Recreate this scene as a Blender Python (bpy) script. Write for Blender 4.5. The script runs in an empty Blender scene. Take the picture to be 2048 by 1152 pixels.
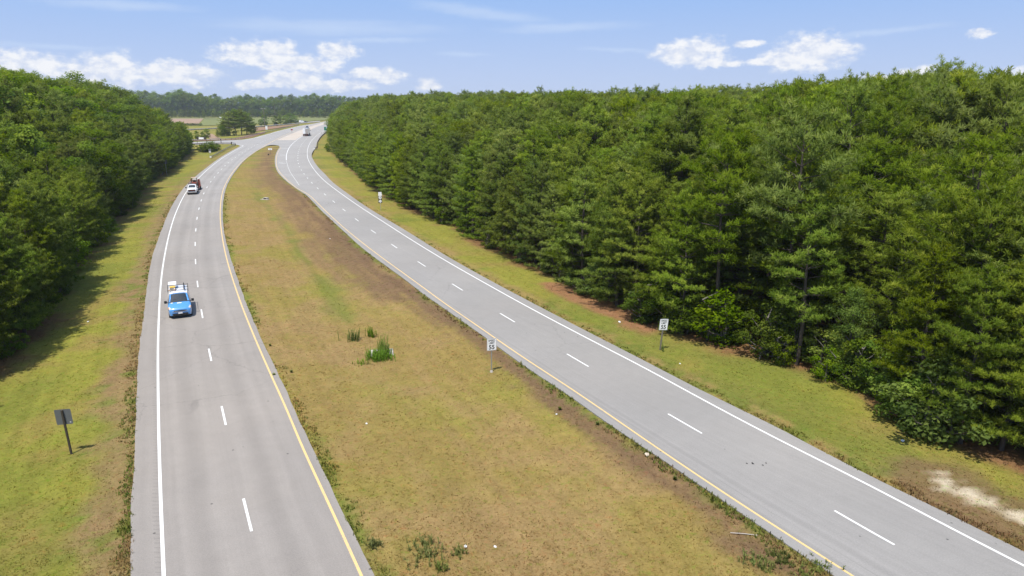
import bpy, bmesh, math, random
import numpy as np
from mathutils import Vector, Matrix
from mathutils.geometry import tessellate_polygon

R_ = math.radians
scene = bpy.context.scene
COL = scene.collection

# ------------------------------------------------------------------ camera, sky, sun, exposure
F_PX, Y_HOR, CAM_H = 1372.0, 207.0, 19.1          # focal length in photo pixels, horizon row, flying height (m)
PITCH = math.atan((576 - Y_HOR) / F_PX)
CP, SP = math.cos(PITCH), math.sin(PITCH)
cam_d = bpy.data.cameras.new('camera'); cam = bpy.data.objects.new('camera', cam_d); COL.objects.link(cam)
cam.location = (0, 0, CAM_H); cam.rotation_euler = (math.pi / 2 - PITCH, 0, 0)
cam_d.sensor_width = 36; cam_d.lens = F_PX / 2048 * 36
cam_d.clip_start = 0.5; cam_d.clip_end = 20000
scene.camera = cam

SUN_ELEV, SUN_AZ_FROM = R_(68), R_(206)           # sun high, behind and to the left (compass-like: 0 = +Y, clockwise)
sun_d = bpy.data.lights.new('sun', 'SUN'); sun = bpy.data.objects.new('sun', sun_d); COL.objects.link(sun)
sun_d.energy = 4.0; sun_d.angle = R_(0.53); sun_d.color = (1.0, 0.955, 0.88)
sdir = Vector((math.sin(SUN_AZ_FROM) * math.cos(SUN_ELEV), math.cos(SUN_AZ_FROM) * math.cos(SUN_ELEV), math.sin(SUN_ELEV)))
sun.rotation_euler = (-sdir).to_track_quat('-Z', 'Y').to_euler()
sun.location = (-60, -60, 150)

scene.view_settings.view_transform = 'Standard'; scene.view_settings.look = 'None'
scene.view_settings.gamma = 1.0; scene.view_settings.use_curve_mapping = False
scene.view_settings.exposure = 0.36

def ray(px, py):
    u = (px - 1024) / F_PX; v = (py - 576) / F_PX
    return np.array([u, CP - SP * v, -SP - CP * v])

def azel(px, py):
    d = ray(px, py); d = d / np.linalg.norm(d)
    return math.degrees(math.atan2(d[0], d[1])), math.degrees(math.asin(d[2]))

class NT:
    """tiny node-tree helper"""
    def __init__(s, tree): s.t = tree; s.n = tree.nodes; s.l = tree.links
    def add(s, typ, **kw):
        nd = s.n.new(typ)
        for k, v in kw.items():
            if k.startswith('i_'):
                key = k[2:]; key = int(key) if key.isdigit() else key
                s.set(nd.inputs[key], v)
            else: setattr(nd, k, v)
        return nd
    def set(s, inp, v):
        if isinstance(v, bpy.types.NodeSocket): s.l.new(v, inp)
        elif hasattr(inp, 'default_value'):
            if isinstance(v, (tuple, list)) and len(v) == 3 and len(inp.default_value) == 4: v = (*v, 1)
            inp.default_value = v
    def math(s, op, a, b=None, c=None, clamp=False):
        nd = s.n.new('ShaderNodeMath'); nd.operation = op; nd.use_clamp = clamp
        s.set(nd.inputs[0], a)
        if b is not None: s.set(nd.inputs[1], b)
        if c is not None: s.set(nd.inputs[2], c)
        return nd.outputs[0]
    def vmath(s, op, a, b=None, out=0):
        nd = s.n.new('ShaderNodeVectorMath'); nd.operation = op
        s.set(nd.inputs[0], a)
        if b is not None: s.set(nd.inputs[1], b)
        return nd.outputs['Value'] if out == 'Value' else nd.outputs[0]
    def mix(s, fac, a, b, blend='MIX'):
        nd = s.n.new('ShaderNodeMix'); nd.data_type = 'RGBA'; nd.blend_type = blend
        s.set(nd.inputs[0], fac); s.set(nd.inputs[6], a); s.set(nd.inputs[7], b)
        return nd.outputs[2]
    def ramp(s, fac, stops):
        nd = s.n.new('ShaderNodeValToRGB'); e = nd.color_ramp.elements
        while len(e) < len(stops): e.new(0.5)
        for el, (p, c) in zip(e, stops):
            el.position = p; el.color = (*c, 1) if len(c) == 3 else c
        s.set(nd.inputs[0], fac); return nd.outputs[0]
    def noise(s, vec, scale, detail=4, rough=0.55, out=0, dist=0.0):
        nd = s.n.new('ShaderNodeTexNoise'); s.set(nd.inputs['Vector'], vec)
        nd.inputs['Scale'].default_value = scale; nd.inputs['Detail'].default_value = detail
        nd.inputs['Roughness'].default_value = rough; nd.inputs['Distortion'].default_value = dist
        return nd.outputs[out]
    def rng(s, v, a, b, c=0.0, d=1.0, smooth=True):
        nd = s.n.new('ShaderNodeMapRange'); nd.interpolation_type = 'SMOOTHSTEP' if smooth else 'LINEAR'
        s.set(nd.inputs[0], v)
        for i, x in enumerate((a, b, c, d)): s.set(nd.inputs[1 + i], x)
        return nd.outputs[0]

world = bpy.data.worlds.new('World'); scene.world = world; world.use_nodes = True
def build_world():
    w = NT(world.node_tree); w.n.clear()
    out = w.add('ShaderNodeOutputWorld'); bg = w.add('ShaderNodeBackground')
    tc = w.add('ShaderNodeTexCoord').outputs['Generated']
    sep = w.add('ShaderNodeSeparateXYZ', i_0=tc)
    sky = w.add('ShaderNodeTexSky'); sky.sky_type = 'NISHITA'; sky.sun_disc = False
    sky.sun_elevation = SUN_ELEV; sky.sun_rotation = SUN_AZ_FROM
    sky.air_density = 1.0; sky.dust_density = 1.2; sky.ozone_density = 1.6; sky.altitude = 0
    w.l.new(tc, sky.inputs[0])
    # azimuth / elevation in degrees; the same sky goes on all the way round
    az = w.math('MULTIPLY', w.math('ARCTAN2', sep.outputs[0], sep.outputs[1]), 57.29578)
    az = w.math('WRAP', az, 45.0, -45.0)
    el = w.math('MULTIPLY', w.math('ARCSINE', sep.outputs[2]), 57.29578)
    p = w.add('ShaderNodeCombineXYZ', i_0=az, i_1=el).outputs[0]
    n1 = w.noise(w.vmath('MULTIPLY', p, (1.0, 1.7, 1.0)), 0.55, 8, 0.62, out=1)
    nf = w.noise(w.vmath('MULTIPLY', p, (1.0, 1.6, 1.0)), 0.9, 9, 0.6)
    pd = w.vmath('ADD', p, w.vmath('MULTIPLY', w.vmath('SUBTRACT', n1, (0.5, 0.5, 0.5)), (1.5, 1.1, 0.0)))
    cum = None
    clouds = [(25,137,95,30),(185,146,65,26),(225,140,62,30),(350,148,85,24),(505,108,70,26),(545,102,50,22),(600,128,90,18),(677,102,44,18),
              (755,150,66,16),(590,158,60,17),(660,172,90,12),(858,168,28,13),(1355,108,50,20),(1395,104,58,30),(1492,88,30,9),
              (1590,118,70,22),(1630,104,72,34),(1838,147,40,12),(1962,65,22,7),(1758,162,32,12),(2040,152,34,14),(510,168,50,9),(1420,126,60,8),(1530,124,40,8)]
    for (cx, cy, rx, ry) in clouds:
        a, e = azel(cx, cy)
        kx = 57.3 / F_PX * 1.15
        d = w.vmath('MULTIPLY', w.vmath('SUBTRACT', pd, (a, e, 0)), (1 / (rx * kx), 1 / (ry * kx), 0))
        m = w.math('SUBTRACT', 1.0, w.vmath('LENGTH', d, out='Value'))
        cum = m if cum is None else w.math('MAXIMUM', cum, m)
    dens = w.math('ADD', cum, w.math('MULTIPLY', w.math('SUBTRACT', nf, 0.5), 1.15))
    cmask = w.rng(dens, 0.0, 0.58)
    # thin high cirrus
    cir = None
    for (cx, cy, rx, ry, tilt) in [(960,25,200,16,-0.13),(1130,55,190,13,0.02),(1230,100,110,6,-0.06),(1780,62,140,8,0.06),(760,80,150,7,0.03),(230,10,170,12,0.0),(930,108,80,6,0),(90,92,170,7,0),(660,55,300,20,0.0)]:
        a, e = azel(cx, cy); kx = 57.3 / F_PX
        q = w.vmath('SUBTRACT', w.vmath('ADD', p, w.vmath('MULTIPLY', w.vmath('SUBTRACT', n1, (0.5, 0.5, 0.5)), (3.0, 0.5, 0.0))), (a, e, 0))
        sq = w.add('ShaderNodeSeparateXYZ', i_0=q)
        yy = w.math('SUBTRACT', sq.outputs[1], w.math('MULTIPLY', sq.outputs[0], tilt))
        dx = w.math('DIVIDE', sq.outputs[0], rx * kx); dy = w.math('DIVIDE', yy, ry * kx)
        m = w.math('SUBTRACT', 1.0, w.math('SQRT', w.math('ADD', w.math('POWER', dx, 2.0), w.math('POWER', dy, 2.0))))
        cir = m if cir is None else w.math('MAXIMUM', cir, m)
    nst = w.noise(w.vmath('MULTIPLY', p, (0.25, 1.6, 1.0)), 0.9, 7, 0.6)
    cmask2 = w.math('MULTIPLY', w.rng(w.math('ADD', cir, w.math('MULTIPLY', w.math('SUBTRACT', nst, 0.5), 0.9)), 0.0, 1.0), 0.62)
    skyc = w.mix(1.0, sky.outputs[0], SKY_TINT, 'MULTIPLY')
    # air near the horizon: pale at the bottom, clear blue some degrees up, then the open sky
    low = w.mix(w.rng(el, 11.2, 0.8, smooth=False), UP_COL, AIR_COL)
    skyc = w.mix(w.rng(el, 26.0, 8.0), skyc, low)
    c1 = w.mix(cmask2, skyc, CIRRUS_COL)
    shade = w.rng(nf, 0.35, 0.62)
    ccol = w.mix(shade, CLOUD_LO, CLOUD_HI)
    c2 = w.mix(w.math('MULTIPLY', cmask, 0.95), c1, ccol)
    w.l.new(c2, bg.inputs[0]); bg.inputs[1].default_value = 0.15
    w.l.new(bg.outputs[0], out.inputs[0])
SKY_TINT = (1.0, 1.0, 1.0)
AIR_COL = (2.85, 3.42, 4.65); UP_COL = (1.30, 2.48, 4.75)
CIRRUS_COL = (3.0, 3.7, 4.95)
CLOUD_LO = (3.6, 3.95, 4.75); CLOUD_HI = (5.0, 5.05, 5.2)
build_world()

cy = scene.cycles
cy.max_bounces = 6; cy.diffuse_bounces = 3; cy.glossy_bounces = 3; cy.transmission_bounces = 3; cy.transparent_max_bounces = 6
cy.volume_bounces = 0
cy.use_denoising = True

# ------------------------------------------------------------------ helpers
def at0(px, py, z=0.0):
    d = ray(px, py); k = (z - CAM_H) / d[2]
    return np.array([d[0] * k, d[1] * k])

def pts(lst, z=0.0): return np.array([at0(a, b, z) for a, b in lst])

def catmull(P, per=8):
    P = np.asarray(P, float); n = len(P); out = []
    for i in range(n - 1):
        p0 = P[i - 1] if i else 2 * P[0] - P[1]
        p1, p2 = P[i], P[i + 1]
        p3 = P[i + 2] if i + 2 < n else 2 * P[-1] - P[-2]
        a = 0.5
        t0 = 0; t1 = t0 + max(np.linalg.norm(p1 - p0), 1e-6) ** a; t2 = t1 + max(np.linalg.norm(p2 - p1), 1e-6) ** a; t3 = t2 + max(np.linalg.norm(p3 - p2), 1e-6) ** a
        for t in np.linspace(t1, t2, per, endpoint=False):
            A1 = (t1 - t) / (t1 - t0) * p0 + (t - t0) / (t1 - t0) * p1
            A2 = (t2 - t) / (t2 - t1) * p1 + (t - t1) / (t2 - t1) * p2
            A3 = (t3 - t) / (t3 - t2) * p2 + (t - t2) / (t3 - t2) * p3
            B1 = (t2 - t) / (t2 - t0) * A1 + (t - t0) / (t2 - t0) * A2
            B2 = (t3 - t) / (t3 - t1) * A2 + (t - t1) / (t3 - t1) * A3
            out.append((t2 - t) / (t2 - t1) * B1 + (t - t1) / (t2 - t1) * B2)
    out.append(P[-1]); return np.array(out)

def arclen(P): return np.concatenate([[0], np.cumsum(np.linalg.norm(np.diff(P, axis=0), axis=1))])

def resample(P, n=None, step=None):
    s = arclen(P)
    if n is None: n = max(2, int(round(s[-1] / step)) + 1)
    q = np.linspace(0, s[-1], n)
    return np.stack([np.interp(q, s, P[:, k]) for k in range(P.shape[1])], 1)

def smooth(P, it=2):
    P = P.copy()
    for _ in range(it): P[1:-1] = 0.25 * P[:-2] + 0.5 * P[1:-1] + 0.25 * P[2:]
    return P

def extend(P, d0=0, d1=0):
    P = np.asarray(P, float)
    if d0: v = P[0] - P[1]; P = np.vstack([P[0] + v / np.linalg.norm(v) * d0, P])
    if d1: v = P[-1] - P[-2]; P = np.vstack([P, P[-1] + v / np.linalg.norm(v) * d1])
    return P

def dist_poly(X, Y, P, want_s=False):
    """distance from points to a polyline (and station of the nearest point)"""
    X = np.asarray(X, float); Y = np.asarray(Y, float)
    best = np.full(X.shape, 1e18); bs = np.zeros(X.shape); S = arclen(P)
    for i in range(len(P) - 1):
        ax, ay = P[i]; bx, by = P[i + 1]; dx, dy = bx - ax, by - ay; L2 = dx * dx + dy * dy + 1e-12
        t = np.clip(((X - ax) * dx + (Y - ay) * dy) / L2, 0, 1)
        d = (X - ax - t * dx) ** 2 + (Y - ay - t * dy) ** 2
        m = d < best; best = np.where(m, d, best)
        if want_s: bs = np.where(m, S[i] + t * math.sqrt(L2), bs)
    return (np.sqrt(best), bs) if want_s else np.sqrt(best)

def inside(X, Y, P):
    X = np.asarray(X, float); Y = np.asarray(Y, float); r = np.zeros(X.shape, bool); n = len(P)
    for i in range(n):
        x1, y1 = P[i]; x2, y2 = P[(i + 1) % n]
        if y1 == y2: continue
        c = ((y1 > Y) != (y2 > Y)) & (X < (x2 - x1) * (Y - y1) / (y2 - y1) + x1)
        r ^= c
    return r

def vnoise(x, y, seed=0):
    xi = np.floor(x).astype(np.int64); yi = np.floor(y).astype(np.int64); fx = x - xi; fy = y - yi
    fx = fx * fx * (3 - 2 * fx); fy = fy * fy * (3 - 2 * fy)
    def h(a, b):
        n = (a * 374761393 + b * 668265263 + seed * 982451653) & 0xFFFFFFFF
        n = ((n ^ (n >> 13)) * 1274126177) & 0xFFFFFFFF
        return ((n ^ (n >> 16)) & 0xFFFF) / 65535.0
    return (h(xi, yi) * (1 - fx) + h(xi + 1, yi) * fx) * (1 - fy) + (h(xi, yi + 1) * (1 - fx) + h(xi + 1, yi + 1) * fx) * fy

def fbm(x, y, scale, seed=0, o=4):
    r = 0; a = 0.5; tot = 0
    for k in range(o):
        r = r + a * vnoise(x / scale * 2 ** k, y / scale * 2 ** k, seed + k * 17); tot += a; a *= 0.5
    return r / tot

def sst(x, a, b):
    t = np.clip((x - a) / (b - a), 0, 1); return t * t * (3 - 2 * t)

def mesh_np(name, V, F, mats=(), smooth_=False, mi=None, attrs=None):
    """V (n,3); F (m,3) or (m,4) array, or a list of arrays"""
    me = bpy.data.meshes.new(name)
    Fs = F if isinstance(F, list) else [F]
    Fs = [np.asarray(f, np.int32) for f in Fs if len(f)]
    V = np.asarray(V, np.float32)
    me.vertices.add(len(V)); me.vertices.foreach_set('co', V.ravel())
    loops = np.concatenate([f.ravel() for f in Fs]); tot = np.concatenate([np.full(len(f), f.shape[1], np.int32) for f in Fs])
    st = np.concatenate([[0], np.cumsum(tot)[:-1]]).astype(np.int32)
    me.loops.add(len(loops)); me.loops.foreach_set('vertex_index', loops.astype(np.int32))
    me.polygons.add(len(tot)); me.polygons.foreach_set('loop_start', st)
    try: me.polygons.foreach_set('loop_total', tot)
    except Exception: pass
    if mi is not None: me.polygons.foreach_set('material_index', np.asarray(mi, np.int32))
    if attrs:
        for k, a in attrs.items():
            a = np.asarray(a, np.float32)
            if a.ndim == 1: at = me.attributes.new(k, 'FLOAT', 'POINT'); at.data.foreach_set('value', a)
            elif a.shape[1] == 3: at = me.attributes.new(k, 'FLOAT_VECTOR', 'POINT'); at.data.foreach_set('vector', a.ravel())
    for m in mats: me.materials.append(m)
    me.update(calc_edges=True); me.validate()
    me.polygons.foreach_set('use_smooth', np.full(len(me.polygons), smooth_))
    return me

def link(name, me, parent=None, loc=None, rot=None, **props):
    o = bpy.data.objects.new(name, me); COL.objects.link(o)
    if parent is not None: o.parent = parent
    if loc is not None: o.location = loc
    if rot is not None: o.rotation_euler = rot
    for k, v in props.items():
        if v is not None: o[k] = v
    return o

def thing(name, label, cat, loc=(0, 0, 0), rz=0.0, group=None):
    return link(name, None, None, tuple(float(c) for c in loc), (0, 0, rz), label=label, category=cat, group=group)

class MB:
    """collects solids and links them as one mesh"""
    def __init__(s): s.v = []; s.f = []
    def raw(s, v, f):
        o = len(s.v); s.v += [tuple(float(c) for c in p) for p in v]; s.f += [tuple(i + o for i in q) for q in f]; return s
    def box(s, c, d, rz=0.0, ry=0.0, rx=0.0, bev=0.0):
        x, y, z = d[0] / 2, d[1] / 2, d[2] / 2
        M = Matrix.Translation(c) @ Matrix.Rotation(rz, 4, 'Z') @ Matrix.Rotation(ry, 4, 'Y') @ Matrix.Rotation(rx, 4, 'X')
        if bev <= 0:
            P = [(-x, -y, -z), (x, -y, -z), (x, y, -z), (-x, y, -z), (-x, -y, z), (x, -y, z), (x, y, z), (-x, y, z)]
            return s.raw([M @ Vector(p) for p in P], [(0, 3, 2, 1), (4, 5, 6, 7), (0, 1, 5, 4), (1, 2, 6, 5), (2, 3, 7, 6), (3, 0, 4, 7)])
        bm = bmesh.new(); bmesh.ops.create_cube(bm, size=1.0)
        for v in bm.verts: v.co = Vector((v.co.x * d[0], v.co.y * d[1], v.co.z * d[2]))
        bmesh.ops.bevel(bm, geom=list(bm.edges), offset=bev, segments=2, affect='EDGES', profile=0.5)
        bm.verts.index_update()
        s.raw([M @ v.co for v in bm.verts], [tuple(v.index for v in f.verts) for f in bm.faces]); bm.free(); return s
    def tube(s, P, r, n=6, cap=True):
        P = [Vector(p) for p in P]; R = r if isinstance(r, (list, tuple)) else [r] * len(P)
        V = []; F = []
        for i, p in enumerate(P):
            t = (P[min(i + 1, len(P) - 1)] - P[max(i - 1, 0)]).normalized()
            a = t.orthogonal().normalized() if abs(t.z) > 0.95 else t.cross(Vector((0, 0, 1))).normalized()
            b = t.cross(a)
            for k in range(n):
                w = 2 * math.pi * k / n; V.append(p + (a * math.cos(w) + b * math.sin(w)) * R[i])
        for i in range(len(P) - 1):
            for k in range(n): F.append((i * n + k, i * n + (k + 1) % n, (i + 1) * n + (k + 1) % n, (i + 1) * n + k))
        if cap: F.append(tuple(range(n - 1, -1, -1))); F.append(tuple((len(P) - 1) * n + k for k in range(n)))
        return s.raw(V, F)
    def lathe(s, prof, c, axis='X', n=20, closed=False):
        """prof: (radius, offset along axis)"""
        V = []; F = []; m = len(prof)
        for k in range(n):
            w = 2 * math.pi * k / n
            for r, a in prof:
                q = (a, r * math.cos(w), r * math.sin(w)) if axis == 'X' else ((r * math.cos(w), r * math.sin(w), a) if axis == 'Z' else (r * math.cos(w), a, r * math.sin(w)))
                V.append((q[0] + c[0], q[1] + c[1], q[2] + c[2]))
        for k in range(n):
            for j in range(m if closed else m - 1):
                F.append((k * m + j, k * m + (j + 1) % m, ((k + 1) % n) * m + (j + 1) % m, ((k + 1) % n) * m + j))
        return s.raw(V, F)
    def prism(s, outline, y0, y1, axis='Y'):
        """outline of (x, z) pairs extruded along y"""
        n = len(outline)
        V = [(x, y0, z) for x, z in outline] + [(x, y1, z) for x, z in outline]
        if axis == 'X': V = [(v[1], v[0], v[2]) for v in V]
        F = [tuple(range(n)), tuple(range(2 * n - 1, n - 1, -1))] + [(i, (i + 1) % n + 0, (i + 1) % n + n, i + n) for i in range(n)]
        return s.raw(V, F)
    def mesh(s, name, mat, smooth_=False):
        me = bpy.data.meshes.new(name); me.from_pydata(s.v, [], s.f); me.update()
        bm = bmesh.new(); bm.from_mesh(me); bmesh.ops.recalc_face_normals(bm, faces=bm.faces); bm.to_mesh(me); bm.free()
        for m in (mat if isinstance(mat, (list, tuple)) else [mat]): me.materials.append(m)
        if smooth_:
            for p in me.polygons: p.use_smooth = True
        return me
    def build(s, name, mat, parent=None, loc=None, rot=None, smooth_=False, **props):
        return link(name, s.mesh(name, mat, smooth_), parent, loc, rot, **props)

# ------------------------------------------------------------------ materials
def new_mat(name):
    m = bpy.data.materials.new(name); m.use_nodes = True; t = NT(m.node_tree)
    b = t.n['Principled BSDF']; return m, t, b

def mat_plain(name, col, rough=0.5, metal=0.0, var=0.12, scale=6.0, spec=0.5, coat=0.0):
    m, t, b = new_mat(name)
    co = t.add('ShaderNodeTexCoord').outputs['Object']
    n = t.noise(co, scale, 5, 0.6)
    c = t.mix(1.0, col, t.mix(n, (1 - var, 1 - var, 1 - var), (1 + var, 1 + var, 1 + var)), 'MULTIPLY')
    t.l.new(c, b.inputs['Base Color']); b.inputs['Metallic'].default_value = metal
    t.l.new(t.rng(n, 0.2, 0.8, max(rough - 0.08, 0.02), min(rough + 0.1, 1)), b.inputs['Roughness'])
    b.inputs['Specular IOR Level'].default_value = spec
    if coat: b.inputs['Coat Weight'].default_value = coat; b.inputs['Coat Roughness'].default_value = 0.05
    return m

def mat_asphalt(name, base, warm, rumble=None, seam=None, lanes=(), pale=None):
    m, t, b = new_mat(name)
    uv = t.add('ShaderNodeAttribute', attribute_name='road').outputs['Vector']     # x across (m), y along (m)
    geo = t.add('ShaderNodeNewGeometry').outputs['Position']
    s = t.add('ShaderNodeSeparateXYZ', i_0=uv)
    wide = t.noise(geo, 0.09, 4, 0.6); mid = t.noise(geo, 1.3, 4, 0.65); grain = t.noise(geo, 14.0, 3, 0.75); grit = t.noise(geo, 45.0, 2, 0.8)
    strk = t.noise(t.vmath('MULTIPLY', uv, (2.2, 0.03, 0)), 1.0, 4, 0.6)
    f = t.math('ADD', t.math('MULTIPLY', t.math('SUBTRACT', wide, 0.5), 0.30), 1.0)
    f = t.math('ADD', f, t.math('MULTIPLY', t.math('SUBTRACT', mid, 0.5), 0.16))
    f = t.math('ADD', f, t.math('MULTIPLY', t.math('SUBTRACT', grain, 0.5), 0.55))
    f = t.math('ADD', f, t.math('MULTIPLY', t.math('SUBTRACT', grit, 0.5), 0.5))
    f = t.math('ADD', f, t.math('MULTIPLY', t.math('SUBTRACT', strk, 0.5), 0.24))
    for lc in lanes:      # oil-darkened middle and polished wheel paths of each lane
        dd = t.math('ABSOLUTE', t.math('SUBTRACT', t.math('ADD', s.outputs[0], t.math('MULTIPLY', t.math('SUBTRACT', wide, 0.5), 0.5)), lc))
        f = t.math('SUBTRACT', f, t.math('MULTIPLY', t.rng(dd, 0.75, 0.1), t.math('MULTIPLY', strk, 0.16)))
        f = t.math('ADD', f, t.math('MULTIPLY', t.rng(t.math('ABSOLUTE', t.math('SUBTRACT', dd, 0.95)), 0.4, 0.05), t.math('MULTIPLY', mid, 0.07)))
    c = t.mix(t.rng(t.noise(geo, 0.06, 3, 0.5), 0.35, 0.65), base, warm)
    if pale: c = t.mix(t.rng(t.math('ADD', s.outputs[1], t.math('MULTIPLY', wide, 40.0)), pale[0], pale[1]), c, (0.315, 0.303, 0.287))   # colour turns paler further along
    vm = t.add('ShaderNodeCombineXYZ', i_0=f, i_1=f, i_2=f).outputs[0]
    c = t.mix(1.0, c, vm, 'MULTIPLY')
    # fine cracks
    cv = t.add('ShaderNodeTexVoronoi', i_Vector=t.vmath('ADD', t.vmath('MULTIPLY', geo, (1, 1, 0)), t.vmath('MULTIPLY', t.noise(geo, 0.9, 4, 0.7, out=1), (1.4, 1.4, 0))), i_Scale=0.16); cv.feature = 'DISTANCE_TO_EDGE'
    c = t.mix(t.math('MULTIPLY', t.math('MULTIPLY', t.rng(cv.outputs['Distance'], 0.009, 0.002), t.rng(t.noise(geo, 0.05, 2, 0.5), 0.48, 0.56)), 0.22), c, (0.06, 0.058, 0.055))
    # loose dark bits of tyre and stain
    vor = t.add('ShaderNodeTexVoronoi', i_Vector=t.vmath('MULTIPLY', geo, (1, 1, 0)), i_Scale=0.9)
    vor.feature = 'F1'
    keep = t.math('GREATER_THAN', t.noise(geo, 0.35, 2, 0.5), 0.52)
    spot = t.math('MULTIPLY', t.rng(vor.outputs['Distance'], 0.075, 0.035), keep)
    c = t.mix(t.math('MULTIPLY', spot, 0.7), c, (0.035, 0.035, 0.035))
    if seam is not None:      # ragged joint crack between the lanes
        wob = t.math('MULTIPLY', t.math('SUBTRACT', t.noise(t.vmath('MULTIPLY', uv, (0.0, 1.0, 0)), 0.8, 5, 0.6), 0.5), 0.35)
        d = t.math('ABSOLUTE', t.math('ADD', t.math('SUBTRACT', s.outputs[0], seam), wob))
        on = t.rng(t.noise(t.vmath('MULTIPLY', uv, (0.0, 1.0, 0)), 0.12, 3, 0.6), 0.42, 0.58)
        c = t.mix(t.math('MULTIPLY', t.math('MULTIPLY', t.rng(d, 0.05, 0.015), on), 0.42), c, (0.05, 0.05, 0.05))
    hb = t.math('ADD', t.math('MULTIPLY', grain, 0.010), t.math('MULTIPLY', grit, 0.006))
    if rumble is not None:    # milled rumble grooves beside the edge line
        inr = t.math('MULTIPLY', t.math('GREATER_THAN', s.outputs[0], rumble[0]), t.math('LESS_THAN', s.outputs[0], rumble[1]))
        wv = t.math('SINE', t.math('MULTIPLY', s.outputs[1], 2 * math.pi / 0.38))
        gr = t.math('MULTIPLY', t.rng(wv, 0.1, 0.9), inr)
        hb = t.math('SUBTRACT', hb, t.math('MULTIPLY', gr, 0.02))
        c = t.mix(t.math('MULTIPLY', gr, 0.10), c, (0.10, 0.095, 0.085))
    bp = t.add('ShaderNodeBump', i_Height=hb); bp.inputs['Strength'].default_value = 0.6; bp.inputs['Distance'].default_value = 1.0
    t.l.new(bp.outputs[0], b.inputs['Normal'])
    t.l.new(c, b.inputs['Base Color']); b.inputs['Roughness'].default_value = 0.88; b.inputs['Specular IOR Level'].default_value = 0.25
    return m

def mat_line(name, col, wear):
    m, t, b = new_mat(name)
    geo = t.add('ShaderNodeNewGeometry').outputs['Position']
    n = t.noise(geo, 9.0, 5, 0.7); n2 = t.noise(geo, 0.5, 3, 0.6)
    w = t.rng(t.math('ADD', n, t.math('MULTIPLY', t.math('SUBTRACT', n2, 0.5), 0.5)), 0.56, 0.74, 0.0, wear)
    c = t.mix(w, col, (0.30, 0.29, 0.27))
    t.l.new(c, b.inputs['Base Color']); b.inputs['Roughness'].default_value = 0.6
    return m

def mat_ground():
    m, t, b = new_mat('grass_and_soil')
    c0 = t.add('ShaderNodeAttribute', attribute_name='soil').outputs['Color']
    along = t.add('ShaderNodeAttribute', attribute_name='lane').outputs['Vector']
    geo = t.add('ShaderNodeNewGeometry').outputs['Position']
    fine = t.noise(geo, 7.0, 5, 0.8); mid = t.noise(geo, 1.4, 5, 0.7); vf = t.noise(geo, 26.0, 3, 0.8)
    mow = t.noise(t.vmath('MULTIPLY', along, (0.06, 1.3, 0)), 1.0, 4, 0.65)
    f = t.math('ADD', 1.0, t.math('MULTIPLY', t.math('SUBTRACT', fine, 0.5), 1.1))
    f = t.math('ADD', f, t.math('MULTIPLY', t.math('SUBTRACT', vf, 0.5), 0.9))
    f = t.math('ADD', f, t.math('MULTIPLY', t.math('SUBTRACT', mid, 0.5), 0.5))
    f = t.math('ADD', f, t.math('MULTIPLY', t.math('SUBTRACT', mow, 0.5), 0.5))
    f = t.math('MAXIMUM', f, 0.25)
    hue = t.noise(geo, 3.1, 4, 0.7)
    c = t.mix(t.rng(hue, 0.52, 0.72), c0, t.mix(1.0, c0, (0.72, 1.0, 0.55), 'MULTIPLY'))
    c = t.mix(t.rng(t.noise(geo, 2.3, 4, 0.75, dist=0.4), 0.56, 0.72), c, t.mix(1.0, c0, (1.12, 0.86, 0.85), 'MULTIPLY'))
    vm = t.add('ShaderNodeCombineXYZ', i_0=f, i_1=f, i_2=f).outputs[0]
    c = t.mix(1.0, c, vm, 'MULTIPLY')
    bp = t.add('ShaderNodeBump', i_Height=t.math('ADD', t.math('MULTIPLY', fine, 0.06), t.math('MULTIPLY', vf, 0.03)))
    bp.inputs['Strength'].default_value = 0.7; bp.inputs['Distance'].default_value = 1.0
    t.l.new(bp.outputs[0], b.inputs['Normal'])
    t.l.new(c, b.inputs['Base Color']); b.inputs['Roughness'].default_value = 0.95; b.inputs['Specular IOR Level'].default_value = 0.1
    return m

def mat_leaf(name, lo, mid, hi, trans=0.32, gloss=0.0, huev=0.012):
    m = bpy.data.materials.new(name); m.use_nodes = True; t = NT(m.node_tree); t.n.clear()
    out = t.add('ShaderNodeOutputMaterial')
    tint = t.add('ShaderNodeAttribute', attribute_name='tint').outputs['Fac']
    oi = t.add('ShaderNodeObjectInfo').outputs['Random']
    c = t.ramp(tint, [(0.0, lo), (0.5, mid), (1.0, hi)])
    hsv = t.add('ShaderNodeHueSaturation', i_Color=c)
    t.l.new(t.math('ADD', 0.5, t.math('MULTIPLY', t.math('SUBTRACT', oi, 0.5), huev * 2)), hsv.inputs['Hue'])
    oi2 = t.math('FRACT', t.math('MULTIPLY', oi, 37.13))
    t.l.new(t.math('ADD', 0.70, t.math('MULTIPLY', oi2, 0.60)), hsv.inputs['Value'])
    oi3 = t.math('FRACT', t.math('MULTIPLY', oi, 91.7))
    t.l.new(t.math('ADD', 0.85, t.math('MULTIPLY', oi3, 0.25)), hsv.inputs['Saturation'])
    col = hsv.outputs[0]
    d = t.add('ShaderNodeBsdfDiffuse', i_Color=col); tr = t.add('ShaderNodeBsdfTranslucent', i_Color=t.mix(1.0, col, (1.1, 1.15, 0.6), 'MULTIPLY'))
    mx = t.add('ShaderNodeMixShader', i_0=trans); t.l.new(d.outputs[0], mx.inputs[1]); t.l.new(tr.outputs[0], mx.inputs[2])
    sh = mx.outputs[0]
    if gloss > 0:
        g = t.add('ShaderNodeBsdfGlossy'); g.inputs['Roughness'].default_value = 0.45; g.inputs['Color'].default_value = (0.8, 0.85, 0.8, 1)
        m2 = t.add('ShaderNodeMixShader', i_0=gloss); t.l.new(sh, m2.inputs[1]); t.l.new(g.outputs[0], m2.inputs[2]); sh = m2.outputs[0]
    t.l.new(sh, out.inputs[0]); return m

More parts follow.
